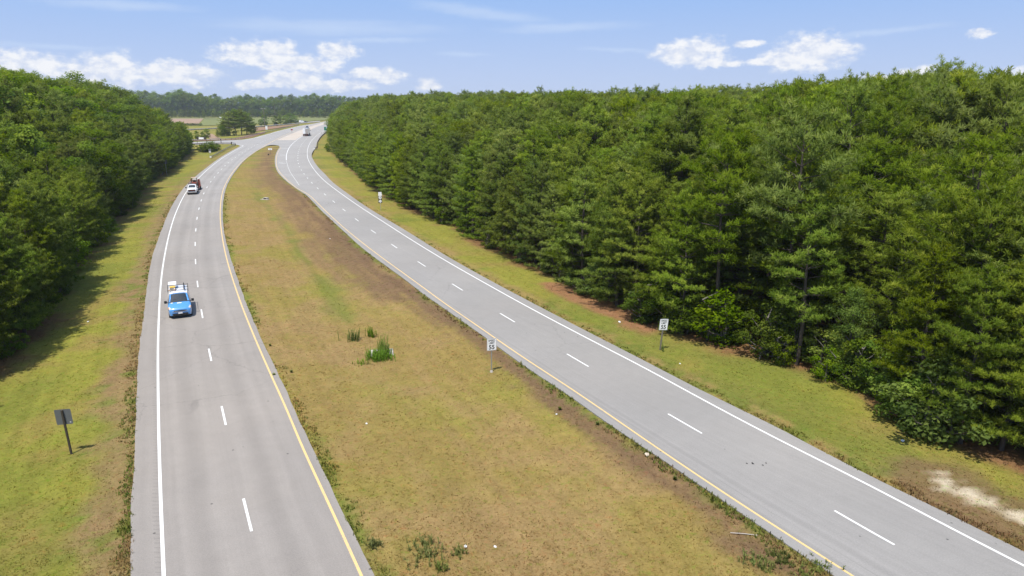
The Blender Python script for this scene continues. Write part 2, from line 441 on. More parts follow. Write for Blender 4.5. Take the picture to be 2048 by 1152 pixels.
def mat_bark(name, a, b_):
    m, t, b = new_mat(name)
    co = t.add('ShaderNodeTexCoord').outputs['Object']
    n = t.noise(t.vmath('MULTIPLY', co, (9, 9, 2.0)), 1.0, 5, 0.7)
    t.l.new(t.mix(n, a, b_), b.inputs['Base Color']); b.inputs['Roughness'].default_value = 0.95
    bp = t.add('ShaderNodeBump', i_Height=n); bp.inputs['Strength'].default_value = 0.6; bp.inputs['Distance'].default_value = 0.03
    t.l.new(bp.outputs[0], b.inputs['Normal']); return m

def mat_glass(name, col=(0.02, 0.03, 0.035)):
    m, t, b = new_mat(name)
    b.inputs['Base Color'].default_value = (*col, 1); b.inputs['Roughness'].default_value = 0.05
    b.inputs['Specular IOR Level'].default_value = 0.8; b.inputs['Coat Weight'].default_value = 0.6
    return m

M = {}
M['asphalt_l'] = mat_asphalt('asphalt_warm_grey', (0.262, 0.241, 0.220), (0.278, 0.252, 0.225), rumble=(1.05, 1.45), lanes=(3.4, 7.0), pale=(60, 330))
M['asphalt_r'] = mat_asphalt('asphalt_cool_grey', (0.264, 0.255, 0.243), (0.278, 0.265, 0.249), seam=4.95, lanes=(2.9, 6.5), pale=(90, 380))
M['asphalt_j'] = mat_asphalt('asphalt_pale', (0.31, 0.30, 0.285), (0.325, 0.31, 0.29))
M['concrete'] = mat_asphalt('concrete_tan', (0.46, 0.40, 0.33), (0.48, 0.43, 0.37))
M['white_line'] = mat_line('white_paint', (0.74, 0.74, 0.72), 0.6)
M['yellow_line'] = mat_line('yellow_paint', (0.72, 0.50, 0.21), 0.75)
M['ground'] = mat_ground()
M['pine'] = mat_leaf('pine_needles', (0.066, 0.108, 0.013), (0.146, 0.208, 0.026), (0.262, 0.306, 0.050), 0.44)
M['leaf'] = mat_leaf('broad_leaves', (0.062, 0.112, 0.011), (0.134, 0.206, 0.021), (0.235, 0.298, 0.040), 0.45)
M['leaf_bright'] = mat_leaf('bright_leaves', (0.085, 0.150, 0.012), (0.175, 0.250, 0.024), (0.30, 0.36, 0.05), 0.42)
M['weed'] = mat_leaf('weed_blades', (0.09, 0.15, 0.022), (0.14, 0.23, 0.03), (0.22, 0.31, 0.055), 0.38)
M['weed_dull'] = mat_leaf('dull_weed_blades', (0.11, 0.135, 0.03), (0.17, 0.20, 0.05), (0.25, 0.27, 0.08), 0.45)
M['bark'] = mat_bark('pine_bark', (0.045, 0.036, 0.029), (0.12, 0.095, 0.078))
M['bark_grey'] = mat_bark('grey_bark', (0.07, 0.06, 0.05), (0.22, 0.20, 0.17))
M['steel'] = mat_plain('galvanised_steel', (0.42, 0.43, 0.44), 0.45, 0.6)
M['rust'] = mat_plain('weathered_steel', (0.13, 0.10, 0.085), 0.8, 0.2)
M['wood'] = mat_plain('weathered_wood', (0.17, 0.15, 0.12), 0.9, 0, 0.25)
M['wood_dark'] = mat_plain('dark_creosote_wood', (0.055, 0.045, 0.032), 0.9, 0, 0.3)
M['sign_white'] = mat_plain('sign_white', (0.93, 0.93, 0.93), 0.45, 0, 0.04)
M['sign_black'] = mat_plain('sign_black', (0.015, 0.015, 0.016), 0.5, 0, 0.1)
M['sign_back'] = mat_plain('sign_aluminium_back', (0.155, 0.165, 0.18), 0.5, 0.25, 0.1)
M['sign_green'] = mat_plain('sign_green', (0.0, 0.20, 0.13), 0.45, 0, 0.05)
M['sign_red'] = mat_plain('sign_red', (0.30, 0.05, 0.05), 0.5)
M['concrete_raw'] = mat_plain('cast_concrete', (0.42, 0.38, 0.34), 0.9, 0, 0.25, 3.0)
M['paint_blue'] = mat_plain('blue_paint', (0.085, 0.30, 0.66), 0.28, 0.0, 0.03, coat=0.8)
M['paint_white'] = mat_plain('white_paint_gloss', (0.80, 0.80, 0.80), 0.3, 0, 0.03, coat=0.6)
M['paint_silver'] = mat_plain('silver_paint', (0.45, 0.47, 0.50), 0.3, 0.4, 0.03, coat=0.5)
M['paint_dark'] = mat_plain('dark_paint', (0.02, 0.022, 0.03), 0.3, 0, 0.05, coat=0.6)
M['paint_red'] = mat_plain('worn_red_paint', (0.27, 0.062, 0.036), 0.6, 0, 0.25)
M['plastic'] = mat_plain('black_plastic', (0.018, 0.018, 0.018), 0.6)
M['rubber'] = mat_plain('tyre_rubber', (0.02, 0.02, 0.02), 0.9)
M['chrome'] = mat_plain('chrome', (0.65, 0.65, 0.66), 0.2, 0.9, 0.05)
M['glass'] = mat_glass('vehicle_glass')
M['lamp'] = mat_plain('lamp_lens', (0.68, 0.66, 0.62), 0.15, 0.2)
M['lamp_red'] = mat_plain('tail_lens', (0.35, 0.02, 0.02), 0.3)
M['orange'] = mat_plain('orange_lens', (0.75, 0.28, 0.06), 0.3)
M['tan'] = mat_plain('tan_machine_paint', (0.55, 0.42, 0.30), 0.5)
M['yellow'] = mat_plain('yellow_plastic', (0.75, 0.48, 0.08), 0.5)
M['litter'] = mat_plain('white_litter', (0.80, 0.80, 0.82), 0.6)
M['blue_litter'] = mat_plain('pale_blue_litter', (0.55, 0.62, 0.72), 0.6)
M['dirt'] = mat_plain('bare_field_soil', (0.30, 0.20, 0.125), 0.95, 0, 0.3, 0.08)
M['bank_red'] = mat_plain('red_bank_grass', (0.24, 0.14, 0.075), 0.95, 0, 0.35, 0.12)
M['bank_green'] = mat_plain('green_bank_grass', (0.155, 0.17, 0.038), 0.95, 0, 0.35, 0.06)
M['sand'] = mat_plain('bare_sand', (0.55, 0.47, 0.36), 0.95, 0, 0.3, 1.2)
# ------------------------------------------------------------------ road layout (metres, from the survey of the photograph)
LL_px = [(260,1152),(263,1016),(270.5,880),(271.5,823),(274.8,756),(278.6,688.5),(289,620),(292.3,588),(297.7,546.7),(307,505),(322,463.3),(338.8,421.7),(364,380),(391.3,352.7),(412.1,336),(432.9,320.4),(453.8,306.9),(480,292.6)]
LR_px = [(748,1152),(683,1016),(619,886),(591.7,823),(560.5,756),(528,688.5),(498,620),(486,588.3),(471.5,546.7),(458,505),(448.3,463.3),(445.6,421.7),(450.8,380),(460.5,357.9),(473,339.2),(490.5,319.4),(516,300.6),(532,292.3)]
LW_px = [(327.6,1152),(322,1016),(318,886),(316.8,823),(316,756),(316,688.5),(318.3,620),(320,588.3),(323.8,546.7),(330.4,505),(339.6,463.3),(353.3,421.7),(375.2,380),(401.7,351.7),(422.5,332.9),(443.3,317.3),(464.2,304.3),(484,293.3)]
LY_px = [(723,1152),(661.5,1016),(601,886),(575.2,823),(544.7,756),(515,688.5),(486.8,620),(475.4,588.3),(461.7,546.7),(450.4,505),(443,463.3),(440.4,421.7),(446.2,380),(459,353.8),(469.4,339.2),(485,322.5),(505.8,306.9),(526.7,293.3)]
RL_px = [(1668.9,1152),(1592.2,1101.4),(1446,1001),(1300,902.4),(1231.6,858.2),(1140.4,791.8),(1062.3,741),(958,665.5),(880,610.8),(851.7,591.3),(810,559),(768.3,528.8),(726.7,497.5),(685,460),(643.3,421.5),(612,389.5),(595.5,379),(579.6,367.3),(565,354.8),(554.6,342.3),(550.2,328.8),(549.9,316.3),(553.5,303.8),(559.5,294)]
RY_px = [(1705.4,1152),(1592.2,1079.5),(1446,984.5),(1300,886),(1218.5,829.5),(1140.4,776),(1062.3,725.4),(958,653.8),(880,600),(851.7,578.8),(810,548.5),(768.3,518.3),(726.7,487),(685,452.7),(643.3,414.2),(616.3,388.5),(594.2,376.5),(581.7,366.5),(570.2,356),(560.8,346),(554.6,336),(552.6,326.7),(553,315.2),(556,304.3),(562,294.4)]
RW_px = [(2048,1131.4),(1921,1066.7),(1738.3,970),(1555.7,878.6),(1400,796.3),(1296.7,739.7),(1192.5,685.8),(1062.3,617.3),(960,560.6),(893.3,522.5),(851.7,497.5),(810,471.5),(768.3,444.6),(726.7,418),(685,389.2),(659.8,370.4),(648.3,361),(636.9,349.6),(627.5,338.1),(620.2,326.7),(615.5,316.3),(614.5,305.8),(616,295.4),(621.3,284),(630.6,273.5),(643.1,264.2),(656,257)]
RR_px = [(2048,1103.2),(1884.4,1021),(1738.3,951.7),(1555.7,854.9),(1398.6,778.5),(1296.7,725.4),(1192.5,672),(1062.3,604.3),(979,560),(893.3,512),(851.7,486),(810,460),(768.3,435),(730.8,412),(693.3,385.5),(665,364),(650.4,348.5),(637,335),(627.5,321.5),(623.3,310.5),(626,302.7),(631.5,295.4),(634,284),(642,272.5),(654.6,262),(668,254)]
def edge(px, back=0): return smooth(resample(extend(catmull(pts(px), 8), back, 0), step=1.5), 3)
LL, LR, LW, LY = (edge(p, 45) for p in (LL_px, LR_px, LW_px, LY_px))
RL, RY, RW, RR = (edge(p, 45) for p in (RL_px, RY_px, RW_px, RR_px))
JUNC_px = [(480,292.6),(478,289.9),(464,287.8),(433,287.8),(378.8,289.4),(250,296),(250,291),(378.8,284.6),(443,281),(485,279.3),(505.8,276.1),(560,261),(600,251.5),(630,246.8),(662,240),(700,233),(730,232),(720,244),(690,249),(668,254),(654.6,262),(642,272.5),(634,284),(631.5,295.4),(618,299),(580,299),(559.5,294),(557,291),(548,289.7),(540,290),(532,292.3),(516,297),(490,298)]
JUNC = pts(JUNC_px)
UP_EDGE = pts([(250,291),(378.8,284.6),(443,281),(485,279.3),(505.8,276.1),(560,261),(600,251.5),(630,246.8),(662,240),(700,233)])
LOW_EDGE = pts([(250,296),(378.8,289.4),(433,287.8),(464,287.8),(478,289.9),(480,292.6)])
L_POLY = np.vstack([LL, LR[::-1]]); R_POLY = np.vstack([RL, RR[::-1]])
MED_POLY = np.vstack([LR, pts([(540,290),(548,289.7),(557,291)]), RL[::-1]])

# forest fronts (where the stems stand)
RF_px = [(2300,1010),(2048,925),(1930,893),(1859,866),(1806,818),(1724,790),(1691,760),(1618,733),(1566,714),(1483,697),(1400,674),(1338,652),(1307,640),(1244,611),(1179,583),(1101,549),(1030,514),(945,473),(904,450),(852,427),(785,396),(738,365),(717,346),(697,329),(676,310),(669,290),(667,276),(672,262),(684,254),(700,248)]
LF_px = [(-420,1010),(-200,840),(-90,775),(0,722),(26,706),(74,672),(108,622),(143,525),(173,508),(204,457),(243,424),(265,400),(278,384),(302,358),(333,345),(347,326),(366,313),(378,302),(372,296),(300,297)]
RF = smooth(resample(extend(catmull(pts(RF_px), 6), 30, 0), step=2.0), 2)
LF = smooth(resample(extend(catmull(pts(LF_px), 6), 30, 0), step=2.0), 2)
RFOR = np.vstack([RF, [[700, 1500], [1500, 1200], [1500, -60], [RF[0][0] + 200, -60]]])
LFOR = np.vstack([LF, [[-420, LF[-1][1] - 5], [-520, 100], [-520, -40], [LF[0][0] - 60, -40]]])
EDGES = [LL, LR, RL, RR, UP_EDGE, LOW_EDGE]

def ground_z(x, y):
    x = np.asarray(x, float); y = np.asarray(y, float)
    d = np.full(x.shape, 1e9)
    for e in EDGES: d = np.minimum(d, dist_poly(x, y, e))
    ins = inside(x, y, L_POLY) | inside(x, y, R_POLY) | inside(x, y, JUNC)
    med = inside(x, y, MED_POLY) & ~ins
    dip = 0.10 * sst(d, 0, 2.0) + np.where(med, 0.30, 0.22) * sst(d, 1.5, 8.0)
    bump = (fbm(x, y, 3.0, 3, 3) - 0.5) * 0.12 * sst(d, 0.3, 2.5)
    z = -0.045 - dip + bump
    return np.where(ins, -0.10, z)

def gz(x, y): return float(ground_z(np.array([x]), np.array([y]))[0])
def atg(px, py):
    z = 0.0
    for _ in range(4):
        x, y = at0(px, py, z); z = gz(x, y)
    return float(x), float(y), float(z)

# centre lines of features in the grass
DITCH = catmull(pts([(512,300),(510,345),(515,385),(535,410),(568,445),(590,480),(612,515),(640,555),(668,590),(700,640)]), 6)
BROWN1 = catmull(pts([(553,300),(541,330),(548,352),(572,375),(604,400),(640,440),(690,490),(740,532),(790,575)]), 6)
SANDP = catmull(pts([(1895,964),(1930,978),(1968,994),(2008,1012),(2060,1036),(2140,1072)]), 6)
STRAW = catmull(pts([(1110,565),(1150,583),(1200,605),(1250,630),(1300,650)]), 4)
SOUTH = catmull(pts([(900,1170),(760,900),(660,700),(590,520),(540,420)]), 6)

def soil_colour(x, y):
    """albedo of the turf, soil and litter at a place"""
    x = np.asarray(x, float); y = np.asarray(y, float); n = len(x)
    dL = np.minimum(dist_poly(x, y, LL), dist_poly(x, y, LR)); (dRL, sRL) = dist_poly(x, y, RL, True); dRR = dist_poly(x, y, RR)
    dRF = dist_poly(x, y, RF); dLF = dist_poly(x, y, LF); inR = inside(x, y, RFOR); inL = inside(x, y, LFOR)
    med = inside(x, y, MED_POLY)
    left = ~med & (x < np.interp(y, LL[:, 1][np.argsort(LL[:, 1])], LL[:, 0][np.argsort(LL[:, 1])]) + 3) & (dL < 80)
    n8 = fbm(x, y, 9.0, 1); n3 = fbm(x, y, 3.2, 2); n1 = fbm(x, y, 1.0, 5); n25 = fbm(x, y, 26.0, 9); n05 = fbm(x, y, 0.45, 8, 3); nst = fbm(sRL / 9.0, dRL / 0.9, 1.0, 41, 4)
    def C(*c): return np.tile(np.array(c), (n, 1))
    def lerp(a, b, t): return a + (b - a) * np.clip(t, 0, 1)[:, None]
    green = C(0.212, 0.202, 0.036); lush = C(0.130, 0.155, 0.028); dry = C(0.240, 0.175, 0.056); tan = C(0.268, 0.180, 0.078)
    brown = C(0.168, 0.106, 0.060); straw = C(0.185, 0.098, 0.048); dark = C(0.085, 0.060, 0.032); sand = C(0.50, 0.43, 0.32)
    # median: tan olive turf, browner along the right carriageway
    m = lerp(dry, green, 0.15 + 1.9 * (n8 - 0.47) + 0.9 * (n3 - 0.5))
    m = lerp(m, tan, sst(n3 * 0.6 + n25 * 0.4, 0.46, 0.66) * 0.8)
    dd = dist_poly(x, y, DITCH); m = lerp(m, lush, sst(0.8 + 3.2 * (n3 - 0.5) + 2.5 * (n8 - 0.5) - dd, -0.6, 1.2) * 0.7)
    db = dist_poly(x, y, BROWN1); m = lerp(m, brown, sst(4.3 + 8 * (nst - 0.5) + 2 * (n3 - 0.5) - db, -1.5, 2.0) * 0.9)
    m = lerp(m, brown * 0.92, sst(2.3 + 3.6 * (nst - 0.5) + 2.0 * (n3 - 0.5) - dRL, -0.6, 0.8) * 0.92)
    m = lerp(m, lush, sst(0.75 + 1.6 * (n1 - 0.5) - np.minimum(dL, dRL), 0.0, 0.5) * sst(n8, 0.38, 0.55) * 0.8)
    # left verge: yellow green, worn brown next to the pavement
    m = lerp(m, tan, sst(nst, 0.55, 0.72) * 0.5)
    l = lerp(green, lush, sst(n8, 0.44, 0.66) * 0.55)
    l = lerp(l, dry, sst(n3 * 0.7 + n25 * 0.3, 0.46, 0.68) * 0.75)
    l = lerp(l, brown * 1.35, sst(2.0 + 3.5 * (n3 - 0.5) - dL, -0.8, 0.8) * 0.7)
    l = lerp(l, lush, sst(n1 * 0.6 + n3 * 0.4, 0.55, 0.66) * sst(4.5 - dL, 0, 3) * 0.8)
    # right verge
    r = lerp(green, dry, 0.22 + 1.5 * (n3 - 0.5) + 1.0 * (n25 - 0.5))
    r = lerp(r, lush, sst(n8, 0.52, 0.7) * 0.6)
    r = lerp(r, tan, sst(1.7 + 2.0 * (n3 - 0.5) - dRR, -0.4, 0.9) * 0.6)
    r = lerp(r, lush, sst(n1 * 0.5 + n8 * 0.5, 0.53, 0.64) * sst(2.8 - dRR, 0, 1.5) * 0.8)
    dsd = dist_poly(x, y, SANDP)
    r = lerp(r, brown, sst(3.6 + 4 * (n3 - 0.5) - dsd, -0.5, 1.0) * 0.75)
    r = lerp(r, sand, sst(0.70 + 1.5 * (n1 - 0.5) + 0.8 * (n3 - 0.5) + 2.2 * (n05 - 0.5) - dsd, -0.4, 0.6) * 0.9)
    dst = dist_poly(x, y, STRAW); r = lerp(r, straw * 1.35, sst(1.8 + 3 * (n3 - 0.5) - dst, -0.5, 0.8))
    c = np.where(med[:, None], m, np.where(left[:, None], l, r))
    # needle litter under the trees, then a darker tone further into the woods
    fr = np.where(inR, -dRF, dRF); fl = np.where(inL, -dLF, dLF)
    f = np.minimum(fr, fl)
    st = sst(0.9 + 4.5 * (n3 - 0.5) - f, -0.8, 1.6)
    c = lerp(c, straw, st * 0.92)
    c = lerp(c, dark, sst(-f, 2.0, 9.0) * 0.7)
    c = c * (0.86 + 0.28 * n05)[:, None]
    return np.clip(c, 0.01, 0.9)

def build_ground():
    def axis(lo, hi, a, b, fine, grow):
        v = [a]
        while v[-1] < b: v.append(v[-1] + fine)
        s = fine
        while v[-1] < hi: s *= grow; v.append(v[-1] + s)
        s = fine; w = [a]
        while w[-1] > lo: s *= grow; w.append(w[-1] - s)
        return np.array(w[:0:-1] + v)
    xs = axis(-6000, 6000, -42, 62, 0.42, 1.055)
    y = [16.0]
    while y[-1] < 9000:
        s = 0.42 if y[-1] < 90 else 0.42 + (y[-1] - 90) * 0.011
        y.append(y[-1] + s)
    w = [16.0]; s = 0.42
    while w[-1] > -2500: s *= 1.12; w.append(w[-1] - s)
    ys = np.array(w[:0:-1] + y)
    X, Y = np.meshgrid(xs, ys); x = X.ravel(); y = Y.ravel()
    near = (np.abs(x) < 420) & (y > 0) & (y < 900)
    z = np.full(x.shape, -0.4); z[near] = ground_z(x[near], y[near])
    fade = sst(np.maximum(np.abs(x) - 300, y - 700), 0, 100); z = z * (1 - fade) + (-0.4) * fade
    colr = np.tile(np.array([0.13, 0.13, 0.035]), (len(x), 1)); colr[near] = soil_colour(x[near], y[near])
    lane = np.zeros((len(x), 3))
    d, s = dist_poly(x[near], y[near], RL, True); lane[near, 0] = s; lane[near, 1] = d
    nx, ny = len(xs), len(ys)
    i = np.arange(nx * ny).reshape(ny, nx)
    F = np.stack([i[:-1, :-1], i[:-1, 1:], i[1:, 1:], i[1:, :-1]], -1).reshape(-1, 4)
    me = mesh_np('ground', np.stack([x, y, z], 1), F, [M['ground']], True, attrs={'soil': colr, 'lane': lane})
    link('ground', me, kind='structure')
build_ground()

def strip(name, A, B, z, nx, mat, skirt=True, n=None, **props):
    """paved sheet between two edge lines, with metre coordinates across and along"""
    n = n or int(max(arclen(A)[-1], arclen(B)[-1]) / 1.6)
    A = resample(A, n); B = resample(B, n); s = arclen((A + B) / 2)
    V = []; U = []; wob = np.random.default_rng(4)
    ja = (fbm(s, s * 0, 0.9, 21, 3) - 0.5) * 0.16; jb = (fbm(s, s * 0, 0.9, 22, 3) - 0.5) * 0.16
    dirv = (B - A) / (np.linalg.norm(B - A, axis=1)[:, None] + 1e-9)
    if skirt: A = A + dirv * ja[:, None]; B = B + dirv * jb[:, None]
    wid = np.linalg.norm(B - A, axis=1)
    for k in range(nx + 1):
        t = k / nx; P = A + (B - A) * t
        V.append(np.column_stack([P, np.full(n, z)])); U.append(np.column_stack([wid * t, s, s * 0]))
    rows = nx + 1
    V = np.concatenate(V); U = np.concatenate(U)
    i = np.arange(rows * n).reshape(rows, n)
    F = np.stack([i[:-1, :-1], i[1:, :-1], i[1:, 1:], i[:-1, 1:]], -1).reshape(-1, 4)
    if skirt:
        a = V[:n].copy(); b = V[-n:].copy(); a[:, 2] -= 0.12; b[:, 2] -= 0.12
        o = len(V); V = np.vstack([V, a, b]); U = np.vstack([U, U[:n], U[(rows - 1) * n:rows * n]])
        k = np.arange(n - 1)
        F = np.vstack([F, np.stack([k, k + 1, o + k + 1, o + k], 1), np.stack([(rows - 1) * n + k + 1, (rows - 1) * n + k, o + n + k, o + n + k + 1], 1)])
    me = mesh_np(name, V, F, [mat], attrs={'road': U})
    return link(name, me, kind='structure', **props)

def fill(name, P, z, mat, **props):
    P = np.asarray(P); V = [Vector((p[0], p[1], 0)) for p in P]
    T = tessellate_polygon([V])
    me = mesh_np(name, np.column_stack([P, np.full(len(P), z)]), np.array(T), [mat], attrs={'road': np.column_stack([P, P[:, 0] * 0])})
    me2 = bmesh.new(); me2.from_mesh(me); bmesh.ops.recalc_face_normals(me2, faces=me2.faces)
    for f in me2.faces:
        if f.normal.z < 0: f.normal_flip()
    me2.to_mesh(me); me2.free()
    return link(name, me, kind='structure', **props)

strip('road', LL, LR, 0.0, 10, M['asphalt_l'])
strip('road', RL, RR, 0.0, 10, M['asphalt_r'])
fill('road', JUNC, -0.012, M['asphalt_j'])
CONC = pts([(553,280.5),(575,270.5),(600,260.5),(625,251.5),(648,245),(652,247.5),(632,254.5),(612,264),(600,274),(591,280)])
fill('pavement', CONC, 0.004, M['concrete'])

def ribbon(name, P, w, z, mat, **props):
    P = np.asarray(P); t = np.gradient(P, axis=0); t /= np.linalg.norm(t, axis=1)[:, None]; nrm = np.column_stack([-t[:, 1], t[:, 0]])
    n = len(P); A = P + nrm * w / 2; B = P - nrm * w / 2
    V = np.column_stack([np.vstack([A, B]), np.full(2 * n, z)])
    k = np.arange(n - 1); F = np.stack([k, n + k, n + k + 1, k + 1], 1)
    return link(name, mesh_np(name, V, F, [mat]), kind='structure', **props)

ZL = 0.006
ribbon('edge_line', LW, 0.155, ZL, M['white_line'])
ribbon('edge_line', LY, 0.125, ZL, M['yellow_line'])
ribbon('edge_line', RW, 0.145, ZL, M['white_line'])
ribbon('edge_line', RY, 0.115, ZL, M['yellow_line'])
def pxl(l, step=2.0): return smooth(resample(catmull(pts(l), 6), step=step), 1)
ribbon('edge_line', pxl([(527,293.2),(545,283),(560,275),(580,266),(604,257),(628,249),(655,242)]), 0.22, ZL, M['yellow_line'])
ribbon('edge_line', pxl([(484,293.2),(486.5,292),(484,290.5),(478,289.3),(470,287.6)]), 0.25, ZL, M['white_line'])
ribbon('edge_line', pxl([(470,280.4),(490,279.6),(507,276.6),(535,269.2),(560,261.8),(600,252.3),(630,247.5),(660,241.3)]), 0.3, ZL, M['white_line'])
ribbon('edge_line', pxl([(572.6,320.5),(572.8,311),(575.4,301.7),(580.6,292.3),(590,283),(603.5,273),(618,264.5)]), 0.22, ZL, M['white_line'])
ribbon('edge_line', pxl([(598.3,370.4),(589,356.9),(580.6,344.4),(575.4,331.9),(573,322)]), 0.07, ZL, M['white_line'])

# lane dashes: 3.05 m stripe, 9.14 m gap
def dash_line(A, B, tail_px, anchor_px):
    n = 400; C = (resample(A, n) + resample(B, n)) / 2
    C = np.vstack([C, pts(tail_px)]); C = smooth(resample(catmull(resample(C, step=6.0), 6), step=0.5), 4)
    s = arclen(C); ax, ay = at0(*anchor_px)
    k = np.argmin((C[:, 0] - ax) ** 2 + (C[:, 1] - ay) ** 2); s0 = s[k] % 12.19
    q = s0; i = 0
    while q < s[-1] - 4:
        qq = np.linspace(q, q + 3.05, 4)
        if q + 3.05 <= s[-1] and 20 < np.interp(q, s, C[:, 1]):
            P = np.column_stack([np.interp(qq, s, C[:, 0]), np.interp(qq, s, C[:, 1])])
            ribbon('lane_dash', P, 0.125 if q < 230 else 0.16, ZL, M['white_line'])
        q += 12.19
DASH_L = (LW, LY, [(512,290.5),(530,281.5),(550,273),(572,265),(600,256),(630,249)], (508, 1061))
dash_line(*DASH_L)
def dash_right():
    mid = [(1903,1152),(1770,1079.3),(1651,1010.8),(1386,856.4),(1323.5,820.4),(1172.7,730.6),(1131.3,706.4),(1029.2,643.9),(999.3,626.1),(926.4,581.4),(905.8,568.6),(845.4,529.4),(791.7,494.4),(750.8,466),(717.7,442.7),(691.3,422.5),(670,405.2),(653.3,391.7),(637.7,378.7),(625.9,367.8),(615.8,357.2),(608.2,348),(602.5,339.7),(598.3,331.7),(596.3,324.8),(595.5,316),(596,307.8),(598,300),(602,291),(608,282.5),(617,273.5),(630,264),(645,255.5)]
    C = smooth(resample(extend(catmull(pts(mid), 6), 20, 0), step=0.5), 6); s = arclen(C)
    ax, ay = at0(1029.2, 643.9); k = np.argmin((C[:, 0] - ax) ** 2 + (C[:, 1] - ay) ** 2); q = s[k] % 12.19
    while q < s[-1] - 4:
        qq = np.linspace(q, q + 3.05, 4); P = np.column_stack([np.interp(qq, s, C[:, 0]), np.interp(qq, s, C[:, 1])])
        ribbon('lane_dash', P, 0.125 if q < 230 else 0.16, ZL, M['white_line']); q += 12.19
dash_right()
# stop bars and arrow strokes in the turn lane
for a, b, w in [((557,325.7),(571,326.6),0.5),((559,310),(571,310.2),0.6),((562,296.5),(577,296.8),0.6)]:
    ribbon('turn_lane_mark', resample(pts([a, b]), 3), w, ZL, M['white_line'])

# far ramps, fields and banks beyond the junction
def band(name, top, bot, z, mat):
    A = resample(catmull(pts(top), 4), 40); B = resample(catmull(pts(bot), 4), 40)
    P = np.vstack([A, B[::-1]]); return fill(name, P, z, mat)
band('field', [(300,237),(345,237),(407,237.2)], [(300,251),(345,251),(396,249)], -0.02, M['dirt'])
band('bank', [(300,235.5),(345,235.7),(480,235.2),(600,233.5),(700,232)], [(300,237),(345,237),(480,238.5),(600,236.5),(700,234)], -0.03, M['bank_green'])
band('bank', [(409,237.2),(480,238.5),(600,236.5),(668,234.5)], [(397,251),(480,249),(560,246),(668,238.5)], -0.03, M['bank_green'])
band('ramp_road', [(250,262.5),(330,260.2),(380,257.8),(440,255),(505,252.5),(560,248.5),(600,245),(640,241.5)], [(250,265),(330,262.2),(380,259.4),(440,256.4),(505,254),(560,250),(600,246.6),(640,243.5)], -0.005, M['asphalt_j'])
band('bank', [(507,255.5),(545,252.5),(597,248.5)], [(507,263),(545,257.5),(597,249.2)], -0.015, M['bank_red'])
band('bank', [(412,268.5),(424,267.5)], [(420,277.5),(442,276.5)], -0.01, M['dirt'])
band('bank', [(380,279.5),(453,277.5),(485,272.5),(530,262)], [(380,281.5),(453,279.8),(485,277.5),(530,266)], -0.015, M['bank_red'])
# ------------------------------------------------------------------ trees
def sph(rng, n):
    v = rng.normal(size=(n, 3)); return v / np.linalg.norm(v, axis=1)[:, None]

def set_normals(me, N):
    """rounded shading normals for soft foliage"""
    me.polygons.foreach_set('use_smooth', np.ones(len(me.polygons), bool))
    me.normals_split_custom_set_from_vertices(N)

def wind(V, F, Nf):
    """turn every quad so that its face looks the way its shading normal does"""
    P = V[F]; g = np.cross(P[:, 1] - P[:, 0], P[:, 2] - P[:, 0])
    bad = np.einsum('ij,ij->i', g, Nf) < 0
    F = F.copy(); F[bad] = F[bad][:, ::-1]; return F

def blades(rng, C, D, O, Rr, T, N, width, up=0.30, out=0.55):
    """needle blades round tuft centres C, leaning along D, O pointing out of the crown; one thin blade each"""
    P = len(C); d = sph(rng, P * N) + np.repeat(D, N, 0) * out; d[:, 2] += up
    d /= np.linalg.norm(d, axis=1)[:, None]
    ln = np.repeat(Rr, N) * rng.uniform(0.65, 1.15, P * N)
    c = np.repeat(C, N, 0) + sph(rng, P * N) * (np.repeat(Rr, N) * 0.25)[:, None]
    w = np.cross(d, sph(rng, P * N)); w /= (np.linalg.norm(w, axis=1)[:, None] + 1e-6); w *= width * rng.uniform(0.7, 1.3, P * N)[:, None] / 2
    mid = c + d * (ln * 0.5)[:, None]; tip = c + d * ln[:, None]
    V = np.stack([c, mid + w, tip, mid - w], 1).reshape(-1, 3)
    nf = d * 0.75 + np.repeat(O, N, 0) * 0.55; nf[:, 2] += 0.40; nf /= np.linalg.norm(nf, axis=1)[:, None]
    F = wind(V, np.arange(P * N * 4).reshape(-1, 4), nf)
    tint = np.repeat(np.clip(np.repeat(T, N) + rng.normal(0, 0.09, P * N), 0, 1), 4)
    return V, F, tint, np.repeat(nf, 4, 0)

def tubes(paths, n=5):
    Vs = []; Fs = []; o = 0
    for P, R in paths:
        P = np.asarray(P); k = len(P)
        t = np.gradient(P, axis=0); t /= np.linalg.norm(t, axis=1)[:, None] + 1e-9
        a = np.cross(t, np.array([0.13, 0.27, 0.95]) if abs(t[0, 2]) < 0.8 else np.array([1.0, 0.1, 0.0])); a /= np.linalg.norm(a, axis=1)[:, None] + 1e-9
        b = np.cross(t, a); w = 2 * np.pi * np.arange(n) / n
        V = P[:, None, :] + (a[:, None, :] * np.cos(w)[None, :, None] + b[:, None, :] * np.sin(w)[None, :, None]) * np.asarray(R)[:, None, None]
        Vs.append(V.reshape(-1, 3)); i = np.arange(k * n).reshape(k, n)
        Fs.append(np.stack([i[:-1], np.roll(i[:-1], -1, 1), np.roll(i[1:], -1, 1), i[1:]], -1).reshape(-1, 4) + o); o += k * n
    return np.concatenate(Vs), np.concatenate(Fs)

